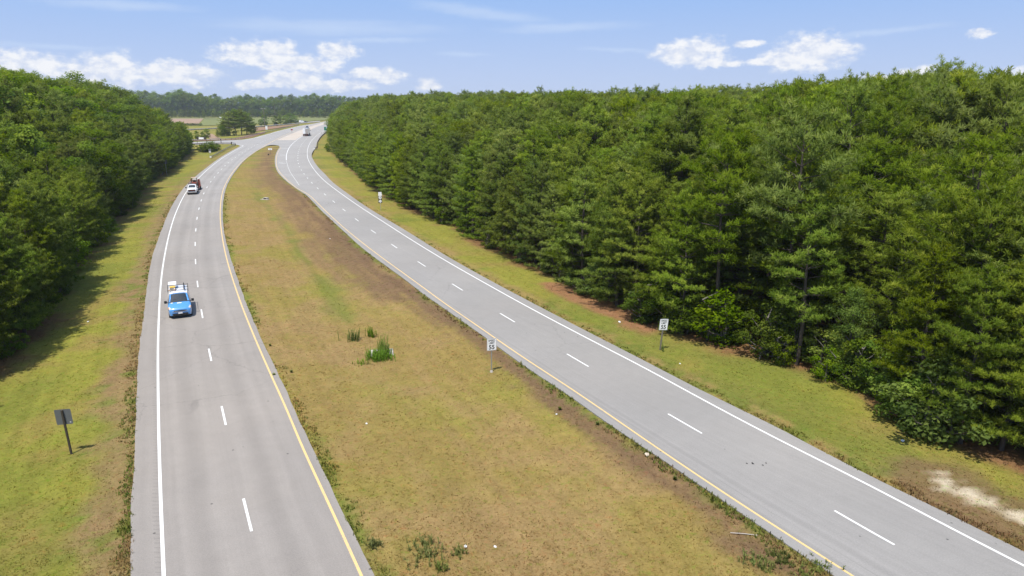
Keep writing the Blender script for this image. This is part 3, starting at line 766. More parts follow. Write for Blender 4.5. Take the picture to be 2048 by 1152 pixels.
def pine(seed, H=16.0, cb=0.12, R=2.9, dens=1.0, N=17, round_=1.0):
    rng = np.random.default_rng(seed)
    bend = rng.normal(0, 0.25, 2); hs = np.linspace(0, 1, 9)
    def stem(h): return np.array([bend[0] * (h / H) ** 2 + 0.12 * math.sin(h * 0.5 + seed), bend[1] * (h / H) ** 2 + 0.12 * math.cos(h * 0.43 + seed), h])
    paths = [(np.array([stem(h * H * 0.985) for h in hs]), [0.19 * (1 - h) ** 0.8 + 0.018 for h in hs])]
    C = []; D = []; RR_ = []; T = []; O = []
    z = cb * H; zb = z; az = rng.uniform(0, 6.28)
    while z < H * 0.985:
        t = (z - zb) / (H - zb)
        prof = R * (1 - t ** (1.7 * round_)) ** 0.85 * (0.62 + 0.38 * min(1, t / 0.22)) + 0.28
        nb = int(rng.integers(4, 7))
        if t < 0.3 and rng.random() < 0.35: nb = max(2, nb - 2)
        for k in range(nb):
            az += 2.399 + rng.normal(0, 0.35)
            L = prof * rng.uniform(0.5, 1.3)
            if rng.random() < 0.07: L *= 1.3
            e0 = R_(-6 + 52 * t ** 1.2 + rng.normal(0, 7)); p0 = stem(z)
            dr = np.array([math.cos(az) * math.cos(e0), math.sin(az) * math.cos(e0), math.sin(e0)])
            sd = np.array([-math.sin(az), math.cos(az), 0])
            curve = L * (0.10 + 0.12 * rng.random())
            def bp(s): return p0 + dr * (L * s) + np.array([0, 0, curve * s * s]) + sd * (0.12 * L * math.sin(s * 3 + k))
            paths.append((np.array([bp(s) for s in (0, 0.35, 0.7, 1.0)]), [0.045 * (1 - t) + 0.016, 0.03 * (1 - t) + 0.012, 0.014, 0.006]))
            m = max(2, int(L / 0.36 * dens))
            for s in np.linspace(0.42 if L > 1 else 0.2, 1.0, m):
                wd = L * 0.42 * math.sin(min(1.0, (s - 0.3) / 0.55) * 1.9) + 0.10
                nn = 1 if s > 0.985 or L < 0.9 else (3 if wd > 0.55 else 2)
                for q in range(nn):
                    lat = rng.uniform(-1, 1); off = sd * (lat * wd) + np.array([0, 0, 0.20 * (1 - lat * lat) + rng.normal(0.02, 0.09)])
                    C.append(bp(s) + off); v = dr * 0.6 + sd * lat * 0.5 + np.array([0, 0, 0.7]); D.append(v / np.linalg.norm(v)); O.append(np.array([dr[0] + sd[0] * lat * 0.4, dr[1] + sd[1] * lat * 0.4, 0.30 + t * 0.7]))
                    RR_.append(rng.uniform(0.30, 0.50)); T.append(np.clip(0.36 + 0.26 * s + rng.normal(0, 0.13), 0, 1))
        z += rng.uniform(0.55, 0.98)
    for h in np.linspace(H * 0.93, H * 1.0, 5):
        C.append(stem(h)); D.append(np.array([0, 0, 1.0])); O.append(np.array([0, 0, 1.0])); RR_.append(0.36); T.append(0.75)
    C = np.array(C); D = np.array(D); RR_ = np.array(RR_); T = np.array(T)
    V, F, ti, nn_ = blades(rng, C, D, np.array(O), RR_, T, N, 0.058)
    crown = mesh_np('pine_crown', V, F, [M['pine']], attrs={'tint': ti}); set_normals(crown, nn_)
    tv, tf = tubes(paths); trunk = mesh_np('pine_trunk', tv, tf, [M['bark']], True)
    return trunk, crown

def leafy(seed, H=14.0, cb=0.2, R=3.6, clumps=70, leaves=120, size=0.24, mat='leaf', shape='round', stems=1, trunk_r=0.17):
    rng = np.random.default_rng(seed)
    paths = []; cl = []
    zc = H * (cb + 1) / 2; rz = H * (1 - cb) / 2
    tops = []
    for s in range(stems):
        b = rng.normal(0, 0.3 * (stems > 1), 2); lean = rng.normal(0, 0.5, 2) * (1.4 if stems > 1 else 0.6)
        P = np.array([[b[0] + lean[0] * h * h, b[1] + lean[1] * h * h, H * 0.86 * h] for h in np.linspace(0, 1, 7)])
        paths.append((P, [trunk_r * (1 - h) ** 0.8 + 0.02 for h in np.linspace(0, 1, 7)])); tops.append(P)
    for i in range(clumps):
        u = rng.uniform(-1, 1); a = i * 2.399 + rng.normal(0, 0.3)
        if shape == 'cone': wdt = (1 - (u + 1) / 2) ** 0.8 * 1.05 + 0.08
        else: wdt = math.sqrt(max(0, 1 - abs(u) ** 2.4))
        rr = R * wdt * (rng.uniform(0.55, 1.08) if rng.random() < 0.75 else rng.uniform(0.2, 0.6))
        c = np.array([math.cos(a) * rr, math.sin(a) * rr, zc + rz * u * rng.uniform(0.9, 1.05)])
        cl.append(c)
        P = tops[i % stems]; k = int(np.argmin(np.abs(P[:, 2] - max(c[2] - rr * 0.7, H * 0.08)))); p0 = P[k]
        midp = p0 * 0.45 + c * 0.55 + np.array([0, 0, -0.12 * rr])
        paths.append((np.array([p0, midp, c]), [0.055, 0.03, 0.01]))
    cl = np.array(cl); n = clumps * leaves
    rad = rng.uniform(0.55, 1.05, clumps) * R * 0.30 + 0.16
    q = sph(rng, n) * (rng.random(n) ** 0.45)[:, None]
    c = np.repeat(cl, leaves, 0) + q * np.repeat(rad, leaves)[:, None] * np.array([1.15, 1.15, 0.72])
    nrm = sph(rng, n) * 0.75 + q * 0.5; nrm[:, 2] += 0.65; nrm /= np.linalg.norm(nrm, axis=1)[:, None]
    a = np.cross(nrm, sph(rng, n)); a /= np.linalg.norm(a, axis=1)[:, None] + 1e-6; b = np.cross(nrm, a)
    sz = size * rng.uniform(0.6, 1.25, n)
    V = np.stack([c - a * (sz * 0.62)[:, None], c - b * (sz * 0.36)[:, None], c + a * (sz * 0.62)[:, None], c + b * (sz * 0.36)[:, None]], 1).reshape(-1, 3)
    F = np.arange(n * 4).reshape(-1, 4)
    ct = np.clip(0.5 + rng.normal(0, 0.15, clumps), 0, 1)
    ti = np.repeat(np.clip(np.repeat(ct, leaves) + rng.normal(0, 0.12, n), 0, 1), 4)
    nf = nrm * 0.55 + q * 0.5; oc = c - np.array([0, 0, zc]); nf += oc / (np.linalg.norm(oc, axis=1)[:, None] + 1e-6) * 0.35; nf /= np.linalg.norm(nf, axis=1)[:, None]
    F = wind(V, F, nf)
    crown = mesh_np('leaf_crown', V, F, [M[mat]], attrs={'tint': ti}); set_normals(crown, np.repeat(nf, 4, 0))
    tv, tf = tubes(paths); trunk = mesh_np('leaf_trunk', tv, tf, [M['bark_grey']], True)
    return trunk, crown

KIT = {}
KIT['pine_edge'] = [pine(11, 16, 0.05, 3.3, 1.0, 22, 1.3), pine(12, 16, 0.10, 3.6, 0.95, 22, 1.5), pine(13, 16, 0.04, 3.0, 1.0, 22, 1.2), pine(14, 16, 0.14, 3.4, 0.95, 22, 1.6)]
KIT['leaf_far'] = [leafy(61, 14, 0.01, 4.6, 80, 70, 0.42), leafy(62, 14, 0.03, 5.2, 90, 70, 0.42), leafy(63, 14, 0.02, 4.2, 75, 70, 0.42)]
KIT['pine_wood'] = [pine(21, 16, 0.34, 3.0, 1.0, 20, 1.6), pine(22, 16, 0.40, 3.3, 0.95, 20, 2.0), pine(23, 16, 0.30, 2.8, 1.0, 20, 1.4), pine(24, 16, 0.44, 3.1, 1.0, 20, 1.8)]
KIT['leaf'] = [leafy(31), leafy(32, 14, 0.14, 3.9, 80, 120), leafy(33, 14, 0.25, 3.2, 60, 130)]
KIT['leaf_bright'] = [leafy(41, 12, 0.12, 2.3, 46, 110, 0.26, 'leaf_bright', 'cone'), leafy(42, 12, 0.15, 2.9, 55, 110, 0.24, 'leaf_bright')]
KIT['shrub'] = [leafy(51, 3.2, 0.04, 1.6, 26, 110, 0.17, 'leaf', 'round', 4, 0.04), leafy(52, 3.2, 0.04, 1.9, 30, 100, 0.17, 'leaf', 'round', 5, 0.04), leafy(53, 3.2, 0.04, 1.3, 22, 110, 0.16, 'leaf_bright', 'round', 3, 0.04)]
KIT_H = {'pine_edge': 16, 'pine_wood': 16, 'leaf': 14, 'leaf_bright': 12, 'shrub': 3.2, 'leaf_far': 14}
PROTO = {}
trng = np.random.default_rng(77)

def plant(kind, x, y, h, label, group=None, wide=1.0, name=None, cat=None, z=None, var=None):
    v = int(trng.integers(len(KIT[kind]))) if var is None else var
    tr, cr = KIT[kind][v]; s = h / KIT_H[kind]
    nm = name or {'pine_edge': 'pine_tree', 'pine_wood': 'pine_tree', 'leaf': 'broadleaf_tree', 'leaf_far': 'broadleaf_tree', 'leaf_bright': 'broadleaf_tree', 'shrub': 'shrub'}[kind]
    t = thing(nm, label, cat or ('shrub' if kind == 'shrub' else 'tree'), (x, y, (gz(x, y) if z is None else z) - 0.05), trng.uniform(0, 6.28), group)
    t.scale = (s * wide, s * wide, s)
    a = link('trunk', tr, t); b = link('crown', cr, t)
    PROTO.setdefault((kind, v), (a, b)); return t

def scatter_rest(name, L, label):
    """the rest of the wood: one object, its trees instanced on points.  L: (kind, var, x, y, z, h, wide)"""
    keys = sorted({(k, v) for k, v, *_ in L}); P = np.array([[x, y, z] for _, _, x, y, z, _, _ in L])
    me = bpy.data.meshes.new(name); me.vertices.add(len(P)); me.vertices.foreach_set('co', P.astype(np.float32).ravel())
    idx = np.array([keys.index((k, v)) for k, v, *_ in L], np.int32); at = me.attributes.new('vid', 'INT', 'POINT'); at.data.foreach_set('value', idx)
    sc = np.array([[h / KIT_H[k] * w, h / KIT_H[k] * w, h / KIT_H[k]] for k, _, _, _, _, h, w in L], np.float32)
    at = me.attributes.new('scl', 'FLOAT_VECTOR', 'POINT'); at.data.foreach_set('vector', sc.ravel())
    rot = np.zeros((len(P), 3), np.float32); rot[:, 2] = trng.uniform(0, 6.28, len(P)); rot[:, :2] = trng.normal(0, 0.03, (len(P), 2))
    at = me.attributes.new('rot', 'FLOAT_VECTOR', 'POINT'); at.data.foreach_set('vector', rot.ravel())
    o = link(name, me, kind='stuff', label=label)
    g = bpy.data.node_groups.new(name, 'GeometryNodeTree')
    g.interface.new_socket('Geometry', in_out='INPUT', socket_type='NodeSocketGeometry'); g.interface.new_socket('Geometry', in_out='OUTPUT', socket_type='NodeSocketGeometry')
    gi = g.nodes.new('NodeGroupInput'); go = g.nodes.new('NodeGroupOutput'); fin = g.nodes.new('GeometryNodeJoinGeometry')
    def attr(nm, typ):
        a = g.nodes.new('GeometryNodeInputNamedAttribute'); a.data_type = typ; a.inputs['Name'].default_value = nm; return a.outputs['Attribute']
    for part in (0, 1):
        # instances in list order: join appends, so build the list back to front
        ji = g.nodes.new('GeometryNodeGeometryToInstance')
        for key in reversed(keys):
            oi = g.nodes.new('GeometryNodeObjectInfo'); oi.inputs['Object'].default_value = PROTO[key][part]; oi.transform_space = 'ORIGINAL'
            g.links.new(oi.outputs['Geometry'], ji.inputs[0])
        ip = g.nodes.new('GeometryNodeInstanceOnPoints'); ip.inputs['Pick Instance'].default_value = True
        g.links.new(gi.outputs[0], ip.inputs['Points']); g.links.new(ji.outputs[0], ip.inputs['Instance'])
        g.links.new(attr('vid', 'INT'), ip.inputs['Instance Index']); g.links.new(attr('scl', 'FLOAT_VECTOR'), ip.inputs['Scale']); g.links.new(attr('rot', 'FLOAT_VECTOR'), ip.inputs['Rotation'])
        g.links.new(ip.outputs[0], fin.inputs[0])
    g.links.new(fin.outputs[0], go.inputs[0])
    md = o.modifiers.new('instances', 'NODES'); md.node_group = g
    return o

def proj(x, y, z):
    dx, dy, dz = x, y, z - CAM_H
    zc = dy * CP - dz * SP; yc = -dy * SP - dz * CP
    return 1024 + F_PX * dx / zc, 576 + F_PX * yc / zc, zc

# --- the plantation on the right and the mixed wood on the left
def wood_points(front, poly, spacing, depth, ymax, xlo, xhi):
    X, Y = np.meshgrid(np.arange(xlo, xhi, spacing), np.arange(-10, ymax, spacing)); x = X.ravel(); y = Y.ravel()
    x = x + trng.uniform(-0.42, 0.42, len(x)) * spacing; y = y + trng.uniform(-0.42, 0.42, len(y)) * spacing
    ins = inside(x, y, poly); x, y = x[ins], y[ins]
    d = dist_poly(x, y, front); k = (d < depth) & (d > 2.6); return x[k], y[k], d[k]

cand = []       # (visibility rank, kind, var, x, y, h, wide, side, depth)
SKY_R = ([640, 700, 800, 1000, 1280, 1500, 1600, 1690, 1760, 1850, 1910, 1960, 2048], [203, 190, 184, 183, 182, 178, 172, 150, 160, 140, 122, 142, 160])
SKY_L = ([-60, 60, 130, 200, 225, 262, 300, 330, 355, 378], [146, 148, 156, 152, 172, 176, 196, 212, 236, 272])
def add_cand(side, kind, x, y, h, wide, d, var=None):
    px, py, zc = proj(x, y, h)
    if zc > 5 and -200 < px < 2500:      # canopy heights as surveyed along the skyline
        lim = (np.interp(px, SKY_R[0], SKY_R[1]) if side == 'right' else np.interp(px, SKY_L[0], SKY_L[1])) - 9 + 30 * trng.random()
        if py < lim:
            h = h * 1.0 - (lim - py) * zc / F_PX * 1.02; px, py, zc = proj(x, y, h)
    v = int(trng.integers(len(KIT[kind]))) if var is None else var
    rank = math.hypot(x, y) * (1 + max(0, d - 3.5) / 7.0) * (1 if -60 < px < 2108 else 3.0)
    if zc < 5: rank *= 5
    cand.append((rank, kind, v, x, y, h, wide, side, d))

def right_height(x, y, d):
    h = 12.5 + 6.5 * sst(d, 0, 30) + 2.0 * sst(d, 25, 110) + 2.5 * sst(np.hypot(x, y), 260, 480)
    h = h + 6.0 * np.exp(-((x - 62) ** 2 + (y - 78) ** 2) / 32 ** 2)
    return h
x, y, d = wood_points(RF, RFOR, 4.2, 150, 760, -190, 420)
far = np.hypot(x, y)
keep = (x > -190) & ((np.abs(x / np.maximum(y, 1)) < 1.25) | (far < 140)) & ((d < 60) | (trng.random(len(x)) < 0.7))
for xx, yy, dd in zip(x[keep], y[keep], d[keep]):
    h = float(right_height(xx, yy, dd)) * trng.uniform(0.76, 1.14) * (1.16 if trng.random() < 0.05 else 1.0)
    kind = 'pine_edge' if dd < 7 else 'pine_wood'
    w = trng.uniform(0.9, 1.35) * (16 / h) ** 0.35
    if trng.random() < 0.015 and dd > 4: kind = 'leaf'; h *= 0.93
    add_cand('right', kind, xx, yy, h, w, dd)
x, y, d = wood_points(LF, LFOR, 4.6, 95, 430, -330, 10)
keep = (x / np.maximum(y, 1) > -1.3) | (np.hypot(x, y) < 90)
for xx, yy, dd in zip(x[keep], y[keep], d[keep]):
    endf = sst(yy, 300, 340)
    h = (12.0 + 6.5 * sst(dd, 0, 14) + 8.2 * sst(dd, 9, 28)) * (1 - 0.45 * endf) * (1 - 0.10 * sst(yy, 140, 250)) * trng.uniform(0.78, 1.16)
    leafp = 0.10 + 0.75 * sst(dd + 6 * (vnoise(np.array([xx / 14]), np.array([yy / 14]), 4)[0] - 0.5), 9, 20) * (1 - 0.7 * sst(yy, 150, 230))
    if trng.random() < leafp: kind = 'leaf' if trng.random() < 0.6 else 'leaf_bright'; w = trng.uniform(1.0, 1.4); h *= 1.05
    else: kind = 'pine_edge' if dd < 8 else 'pine_wood'; w = trng.uniform(0.95, 1.35)
    add_cand('left', kind, xx, yy, h, w, dd)

def front_row(side, front, sgn, step, off, hlo, hhi):
    P = resample(front, step=step); t = np.gradient(P, axis=0); t /= np.linalg.norm(t, axis=1)[:, None]
    for p, q in zip(P, t):
        n = np.array([q[1], -q[0]]) * sgn; p = p + n * (off + trng.uniform(-0.7, 0.9)) + q * trng.uniform(-0.8, 0.8)
        r = math.hypot(*p); ef = float(sst(p[1], 285, 335)) if side == 'left' else 0.0
        h = trng.uniform(hlo, hhi) * (1 - 0.45 * ef)
        kind = 'leaf' if trng.random() < 0.07 else 'pine_edge'
        if side == 'right':
            qx = proj(p[0], p[1], 1.0)[0]
            if 1380 < qx < 1740:
                if trng.random() < 0.45: continue
                kind = 'pine_wood'; h *= 1.25
        if r < 900: add_cand(side, kind, float(p[0]), float(p[1]), h, trng.uniform(0.9, 1.2), off)
front_row('right', RF, 1, 3.3, 0.9, 10.0, 14.0)
front_row('left', LF, -1, 3.4, 0.9, 9.0, 13.0)

cand.sort(key=lambda c: c[0])
ORD = 'first second third fourth fifth sixth seventh eighth ninth tenth eleventh twelfth thirteenth fourteenth fifteenth sixteenth seventeenth eighteenth nineteenth twentieth'.split()
ORD += [x for a, b in (('twenty', 'thirtieth'), ('thirty', 'fortieth'), ('forty', 'fiftieth'), ('fifty', 'sixtieth'), ('sixty', 'seventieth'), ('seventy', 'eightieth')) for x in [a + '-' + o for o in ORD[:9]] + [b]]
MARKS = {'right': [(2030, 'the sandy patch'), (1690, 'the two-tier bush'), (1562, 'the tall bare trunk'), (1322, 'the leaning speed limit sign'), (761, 'the route marker'), (655, 'the green guide sign')],
         'left': [(143, 'the square sign back'), (334, 'the tall thin sign'), (420, 'the twin-post sign')]}
ROWS = []      # (object, side, what) to be told apart by counting from landmarks
def settle_labels():
    sets = {}
    for o, side, what, grp in ROWS:
        px = proj(*o.location)[0]; m = min(MARKS[side], key=lambda k: abs(k[0] - px)); sets.setdefault((side, what, m, px >= m[0]), []).append((abs(px - m[0]), o, grp))
    for (side, what, m, right), L in sets.items():
        L.sort(key=lambda e: e[0])
        for k, (_, o, grp) in enumerate(L):
            o['label'] = f"{ORD[min(k, len(ORD) - 1)]} {what}, {'right' if right else 'left'} of {m[1]}"; o['group'] = grp
def tree_label(o, side, d, kind):
    sp = 'pine' if 'pine' in kind else ('bright leafy tree' if kind == 'leaf_bright' else 'green leafy tree')
    wood = f'{side}-hand wood'
    if d < 9:
        row = 'front-row' if d < 3 else 'second-row'
        ROWS.append((o, side, f'{row} {sp} in the {side} wood', f'{row} {sp}s of the {wood}'))
    else:
        o['label'] = f'tall {sp} whose top shows behind the front rows of the {wood}'; o['group'] = f'{sp}s behind the front rows of the {wood}'
n_p = n_l = 0; rest = []
for (rank, kind, v, x, y, h, w, side, d) in cand:
    px, py, zc = proj(x, y, h * 0.8); vis = zc > 5 and -40 < px < 2088 and d < 26
    isp = 'pine' in kind
    if vis and ((isp and n_p < 200) or (not isp and n_l < 110)):
        if isp: n_p += 1
        else: n_l += 1
        tree_label(plant(kind, x, y, h, 'tree', None, w, var=v), side, d, kind)
    else: rest.append((kind, v, x, y, gz(x, y) - 0.05 if False else -0.45, h, w))
for kind in ('pine_wood', 'leaf', 'leaf_bright'):
    for v in range(len(KIT[kind])):
        if (kind, v) not in PROTO: rest = [r for r in rest if (r[0], r[1]) != (kind, v)]
scatter_rest('pine_woods', rest, 'dense green pine wood filling the land behind the front rows')
print('TREES', n_p, n_l, len(rest))

# --- understorey shrubs along both forest fronts
def shrubs(front, label, group, n, lo, hi, dmin, dmax, side, h0=1.2, h1=3.4):
    s = arclen(front); k = 0; tries = 0
    t = np.gradient(front, axis=0); t /= np.linalg.norm(t, axis=1)[:, None]
    while k < n and tries < n * 6:
        tries += 1; q = lo + (hi - lo) * trng.random() ** 1.6
        i = int(np.searchsorted(s, q)); i = min(i, len(front) - 1)
        off = trng.uniform(dmin, dmax); nx_, ny_ = (t[i, 1], -t[i, 0]) if side > 0 else (-t[i, 1], t[i, 0])
        p = front[i] + np.array([nx_, ny_]) * off
        px, py, zc = proj(p[0], p[1], 1.0)
        if not (-30 < px < 2080 and zc > 5): continue
        k += 1
        ROWS.append((plant('shrub', p[0], p[1], trng.uniform(h0, h1), 'shrub', None, trng.uniform(0.8, 1.3)), label.split('-')[0], f'shrub under the {label} trees', group))
shrubs(RF, 'right-hand', 'shrubs under the right-hand trees', 95, 25, arclen(RF)[-1] * 0.8, -0.6, 2.6, 1)
shrubs(LF, 'left-hand', 'shrubs under the left-hand trees', 75, 15, arclen(LF)[-1] * 0.9, -0.6, 1.8, -1, 1.3, 4.2)
shrubs(RF, 'right-hand', 'shrubs under the right-hand trees', 14, 20, 75, -0.8, 2.0, 1, 2.2, 4.6)
settle_labels()
# ------------------------------------------------------------------ turf: blades in tufts
def mat_turf():
    m = bpy.data.materials.new('turf_blades'); m.use_nodes = True; t = NT(m.node_tree); t.n.clear()
    out = t.add('ShaderNodeOutputMaterial'); c = t.add('ShaderNodeAttribute', attribute_name='soil').outputs['Color']
    d = t.add('ShaderNodeBsdfDiffuse', i_Color=c); tr = t.add('ShaderNodeBsdfTranslucent', i_Color=c)
    mx = t.add('ShaderNodeMixShader', i_0=0.45); t.l.new(d.outputs[0], mx.inputs[1]); t.l.new(tr.outputs[0], mx.inputs[2]); t.l.new(mx.outputs[0], out.inputs[0])
    return m
M['turf'] = mat_turf()
def build_turf(seed, n, name, label, ymax, hlo, hhi, where):
    rng = np.random.default_rng(seed)
    y = 24 + (ymax - 24) * rng.random(n) ** 1.9; hw = y * 0.80 + 6; x = rng.uniform(-1, 1, n) * hw
    ins = inside(x, y, L_POLY) | inside(x, y, R_POLY) | inside(x, y, JUNC); x, y = x[~ins], y[~ins]
    dR = dist_poly(x, y, RF); dL_ = dist_poly(x, y, LF); deep = (inside(x, y, RFOR) & (dR > 2)) | (inside(x, y, LFOR) & (dL_ > 2))
    x, y = x[~deep], y[~deep]
    if where == 'edge':
        k = np.zeros(len(x), bool)
        de = np.minimum.reduce([dist_poly(x, y, e) for e in (LL, LR, RL, RR)])
        patch = fbm(x, y, 1.6, 31, 3)
        k = (de < 0.55 + 1.3 * (patch - 0.4)) & (rng.random(len(x)) < 0.75 * sst(fbm(x, y, 4.0, 33, 3), 0.30, 0.55))
        x, y = x[k], y[k]; dRL = dist_poly(x, y, RL)
    z = ground_z(x, y); n = len(x); B = 4
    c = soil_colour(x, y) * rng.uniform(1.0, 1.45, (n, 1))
    if where == 'edge':
        lush = rng.random(n) < sst(fbm(x, y, 5.0, 12), 0.42, 0.65) * 0.6
        c = np.where(lush[:, None], np.array([0.14, 0.18, 0.036]) * rng.uniform(0.7, 1.3, (n, 1)), c * 1.05)
    c = c * (1 + rng.normal(0, 0.06, (n, 3)))
    h = rng.uniform(hlo, hhi, n) * (0.6 + 0.8 * fbm(x, y, 2.0, 14))
    a = rng.uniform(0, 6.28, n * B); lean = rng.uniform(0.15, 0.9, n * B)
    P = np.repeat(np.column_stack([x, y, z - 0.01]), B, 0); H = np.repeat(h, B) * rng.uniform(0.6, 1.2, n * B)
    P[:, :2] += rng.normal(0, 0.05, (n * B, 2))
    w = 0.018 + 0.012 * rng.random(n * B) + 0.0003 * np.repeat(y, B)
    dx = np.column_stack([np.cos(a), np.sin(a), a * 0]); sd = np.column_stack([-np.sin(a), np.cos(a), a * 0]) * w[:, None]
    tip = P + dx * (H * lean)[:, None] + np.array([0, 0, 1.0]) * H[:, None]
    V = np.stack([P - sd, P + sd, tip + sd * 0.25, tip - sd * 0.25], 1).reshape(-1, 3)
    F = np.arange(len(V)).reshape(-1, 4)
    nf = np.tile(np.array([[0, 0, 1.0]]), (len(F), 1)) + dx * 0.35
    F = wind(V, F, nf)
    me = mesh_np(name, V, F, [M['turf']], attrs={'soil': np.repeat(np.clip(c, 0.01, 0.9), B * 4, 0)})
    set_normals(me, np.repeat(nf / np.linalg.norm(nf, axis=1)[:, None], 4, 0))
    link(name, me, kind='stuff', label=label)
build_turf(5, 120000, 'grass', 'short dry mown grass covering the verges and the median', 150, 0.02, 0.05, 'all')
build_turf(6, 300000, 'grass_fringe', 'longer weedy grass fringing the edges of the pavement', 150, 0.06, 0.17, 'edge')

# tall weeds in the median
def weed(px, py, n, h, r, label, group=None, mat='weed'):
    rng = np.random.default_rng(int(px * 7 + py)); x, y, z = atg(px, py)
    C = rng.normal(0, r / 2, (n, 2)); a = rng.uniform(0, 6.28, n); H = rng.uniform(0.5, 1.05, n) * h; V = []; F = []; ti = []
    for k in range(n):
        lx, ly = math.cos(a[k]) * 0.16 * H[k], math.sin(a[k]) * 0.16 * H[k]; sd = np.array([-math.sin(a[k]), math.cos(a[k]), 0]) * 0.022
        b = np.array([C[k, 0], C[k, 1], -0.03])
        for s0, s1, w0, w1 in ((0, .5, 1, 1.1), (.5, 1, 1.1, .2)):
            o = len(V); p = b + np.array([lx * s0 * s0, ly * s0 * s0, H[k] * s0]); q = b + np.array([lx * s1 * s1, ly * s1 * s1, H[k] * s1])
            V += [p - sd * w0, p + sd * w0, q + sd * w1, q - sd * w1]; F.append((o, o + 1, o + 2, o + 3)); ti += [0.3 + 0.4 * rng.random()] * 4
        for j in range(6):   # side leaves
            s = rng.uniform(0.25, 0.95); p = b + np.array([lx * s * s, ly * s * s, H[k] * s]); w = rng.uniform(0, 6.28); dd = np.array([math.cos(w), math.sin(w), 0.7]) * 0.13; e = np.array([-math.sin(w), math.cos(w), 0]) * 0.018
            o = len(V); V += [p, p + dd * .5 + e, p + dd, p + dd * .5 - e]; F.append((o, o + 1, o + 2, o + 3)); ti += [rng.random()] * 4
    o = len(V); rr = min(r * 0.6, 0.35)
    V += [np.array([rr * math.cos(w), rr * math.sin(w), -0.06]) for w in np.linspace(0, 5.5, 8)]; V.append(np.array([0, 0, 0.05])); ti += [0.2] * 9
    for j in range(8): F.append((o + j, o + (j + 1) % 8, o + 8, o + 8))
    F = [f if f[2] != f[3] else f[:3] for f in F]
    me = mesh_np('weed', np.array(V), [np.array([f for f in F if len(f) == 4]), np.array([f for f in F if len(f) == 3])], [M[mat]], attrs={'tint': np.array(ti)})
    link('weed_clump', me, None, (x, y, z), label=label, category='weeds', group=group)
G = 'weed clumps in the median'
weed(757, 717, 240, 0.85, 0.95, 'bushiest bright green weed clump, low and rounded, beside the concrete drain', G)
weed(766, 706, 40, 1.75, 0.40, 'tallest upright green weeds rising behind the rounded clump at the drain', G)
weed(774, 713, 26, 1.2, 0.3, 'thin green weeds on the right-hand edge of the concrete drain', G)
weed(706, 681, 46, 1.05, 0.7, 'upright green weed clump left of the concrete drain', G)
weed(745, 673, 40, 0.9, 0.5, 'upright green weed clump straight behind the concrete drain', G)
weed(722, 728, 18, 0.45, 0.6, 'small green weed clump in front left of the concrete drain', G)
weed(856, 1112, 60, 0.42, 1.0, 'wide low weed clump near the bottom of the median', G, 'weed_dull')
weed(850, 1088, 24, 0.35, 0.6, 'small weed clump just behind the wide low one near the bottom', G, 'weed_dull')
weed(748, 1092, 34, 0.32, 0.35, 'dark round weed tuft beside the left carriageway at the bottom', G, 'weed_dull')
weed(914, 1108, 22, 0.3, 0.5, 'small weed tuft below the white can', G, 'weed_dull')
weed(880, 1140, 22, 0.4, 0.4, 'weed tuft at the very bottom edge of the median', G, 'weed_dull')
for i, (a, b) in enumerate([(1506, 1122), (1548, 1108), (1572, 1124), (1610, 1150), (1642, 1138), (1526, 1135)]):
    weed(a, b, 26, 0.3, 0.6, 'low green weed among the brown grass at the bottom right of the median', 'low weeds at the bottom right of the median', 'weed_dull')
for i, (a, b) in enumerate([(540, 692), (548, 752), (1350, 960), (1195, 850), (1120, 820), (583, 745)]):
    weed(a, b, 14, 0.22, 0.03, 'tiny weed tuft scattered on the dry median grass', 'tiny weed tufts on the median', 'weed_dull')
weed(1325, 703, 5, 1.0, 0.12, 'thin brown green stalk beside the leaning verge speed limit sign')

# ------------------------------------------------------------------ drains and litter
def drain():
    x, y, z = atg(763, 706)
    t = thing('storm_drain', 'square pale concrete storm drain with weeds in the middle of the median', 'drain', (x, y, z), R_(12))
    MB().box((0, 0, 0.0), (1.9, 1.5, 0.14), bev=0.03).build('apron', M['concrete_raw'], t)
    MB().box((0, 0, 0.10), (1.15, 0.95, 0.10), bev=0.02).build('curb', M['concrete_raw'], t)
    for k in range(6): MB().box((-0.42 + k * 0.168, 0, 0.165), (0.06, 0.78, 0.05)).build('grate_bar', M['rust'], t)
drain()
def drain2():
    x, y, z = atg(530, 399)
    t = thing('storm_drain', 'small dark-mouthed concrete drain further up the median ditch', 'drain', (x, y, z), R_(-20))
    MB().box((0, 0, 0.02), (1.8, 0.8, 0.14), bev=0.03).build('apron', M['concrete_raw'], t)
    MB().box((0.1, 0.25, 0.2), (0.9, 0.7, 0.36), bev=0.03).build('box', M['concrete_raw'], t)
    MB().box((0.1, -0.12, 0.2), (0.7, 0.06, 0.22)).build('mouth', M['sign_black'], t)
drain2()
def litter(px, py, s, label, mat='litter'):
    s *= 0.78; rng = np.random.default_rng(int(px)); x, y, z = atg(px, py)
    bm = bmesh.new(); bmesh.ops.create_icosphere(bm, subdivisions=2, radius=1)
    for v in bm.verts:
        f = 1 + rng.normal(0, 0.16); v.co = Vector((v.co.x * s * f, v.co.y * s * 0.7 * f, v.co.z * s * 0.45 * f))
    me = bpy.data.meshes.new('litter'); bm.to_mesh(me); bm.free(); me.materials.append(M[mat])
    link('litter', me, None, (x, y, z + s * 0.4), (0, 0, rng.uniform(0, 6)), label=label, category='litter', group='litter on the grass')
litter(931, 1094, 0.13, 'crumpled white can lying in the median, larger of the pair near the bottom')
litter(990, 1094, 0.09, 'small white scrap right of the larger white can near the bottom')
litter(733, 848, 0.11, 'white scrap in the median beside the left carriageway')
litter(1113, 829, 0.10, 'white scrap in the median below the median speed limit sign')
litter(1294, 911, 0.22, 'pale lump of litter at the edge of the right carriageway', 'sand')
litter(1805, 883, 0.16, 'pale blue scrap on the right verge near the near trees', 'blue_litter')
